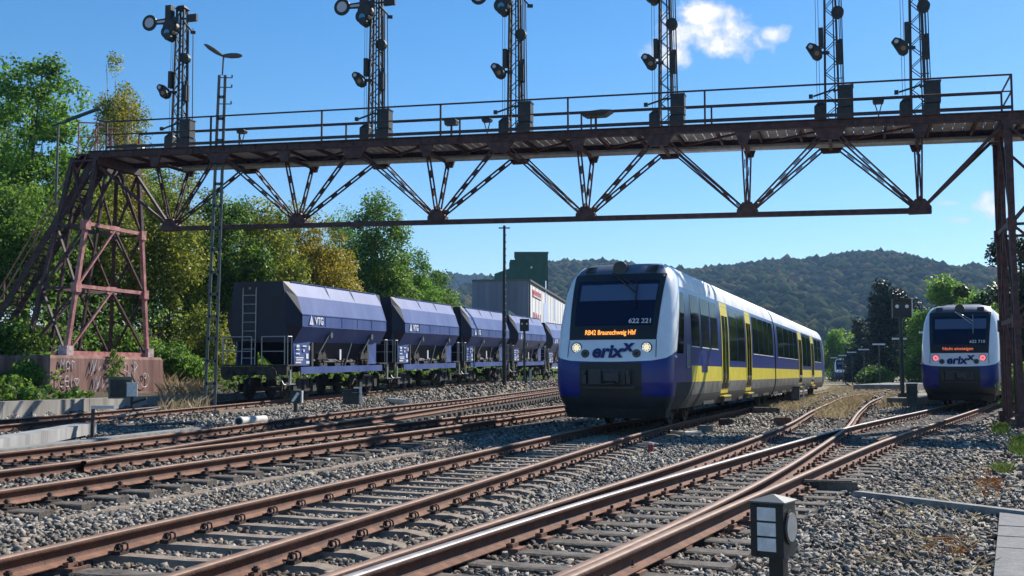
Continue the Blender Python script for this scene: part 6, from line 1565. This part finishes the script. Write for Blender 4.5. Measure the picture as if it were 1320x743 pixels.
dy = mth('MAXIMUM', sx.outputs[1], .02); U_ = mth('DIVIDE', sx.outputs[0], dy); V_ = mth('DIVIDE', sx.outputs[2], dy)
cx_ = N.new('ShaderNodeCombineXYZ'); Lk.new(U_, cx_.inputs[0]); Lk.new(V_, cx_.inputs[1])
nz = N.new('ShaderNodeTexNoise'); nz.inputs['Scale'].default_value = 38; nz.inputs['Detail'].default_value = 9; nz.inputs['Roughness'].default_value = .62; Lk.new(cx_.outputs[0], nz.inputs['Vector'])
n2 = N.new('ShaderNodeTexNoise'); n2.inputs['Scale'].default_value = 5; n2.inputs['Detail'].default_value = 6; Lk.new(cx_.outputs[0], n2.inputs['Vector'])
tot = None
for (px, py, ax_, ay_, rot, st_) in ((930, 48, 62, 34, -.12, 1.0), (905, 18, 46, 24, .0, 1.0), (868, 72, 36, 22, .3, .9), (996, 43, 24, 14, 0, .85), (852, 64, 34, 20, 0, .8), (880, 45, 40, 26, 0, .9), (1283, 270, 42, 20, 0, .95), (1238, 284, 22, 8, 0, .5), (1300, 300, 40, 10, .2, .5), (1225, 262, 20, 5, 0, .4)):
    d = ray(px, py); cu, cv = d.x / d.y, d.z / d.y
    du_ = mth('MULTIPLY', mth('SUBTRACT', U_, cu), F / ax_); dv_ = mth('MULTIPLY', mth('SUBTRACT', V_, cv), F / ay_)
    r_ = mth('SQRT', mth('ADD', mth('MULTIPLY', du_, du_), mth('MULTIPLY', dv_, dv_)))
    e_ = mth('ADD', mth('SUBTRACT', 1.0, r_), mth('MULTIPLY_ADD', nz.outputs['Fac'], 2.6, -1.3))
    m_ = mth('MULTIPLY', mth('MULTIPLY', e_, 1.2, None, True), st_)
    tot = m_ if tot is None else mth('MAXIMUM', tot, m_)
fw = mth('GREATER_THAN', sx.outputs[1], .05); tot = mth('MULTIPLY', tot, fw)
mx = N.new('ShaderNodeMix'); mx.data_type = 'RGBA'; Lk.new(tot, mx.inputs['Factor']); hs_ = N.new('ShaderNodeHueSaturation'); hs_.inputs['Saturation'].default_value = 1.32; Lk.new(sky.outputs[0], hs_.inputs['Color']); Lk.new(hs_.outputs[0], mx.inputs['A'])
cr = N.new('ShaderNodeValToRGB'); cr.color_ramp.elements[0].color = (.62, .66, .74, 1); cr.color_ramp.elements[1].color = (1, .98, .95, 1); Lk.new(tot, cr.inputs['Fac'])
sc_ = N.new('ShaderNodeVectorMath'); sc_.operation = 'SCALE'; sc_.inputs['Scale'].default_value = 8.4; Lk.new(cr.outputs['Color'], sc_.inputs[0]); Lk.new(sc_.outputs[0], mx.inputs['B'])
Lk.new(mx.outputs['Result'], bg.inputs['Color'])
vs_ = scene.view_settings; vs_.view_transform = 'Standard'; vs_.look = 'None'; vs_.exposure = 0.62; vs_.gamma = 1.0; vs_.use_curve_mapping = False
scene.render.engine = 'CYCLES'
scene.cycles.max_bounces = 6; scene.cycles.diffuse_bounces = 3; scene.cycles.glossy_bounces = 3; scene.cycles.transparent_max_bounces = 6; scene.cycles.volume_bounces = 0
scene.cycles.use_denoising = True
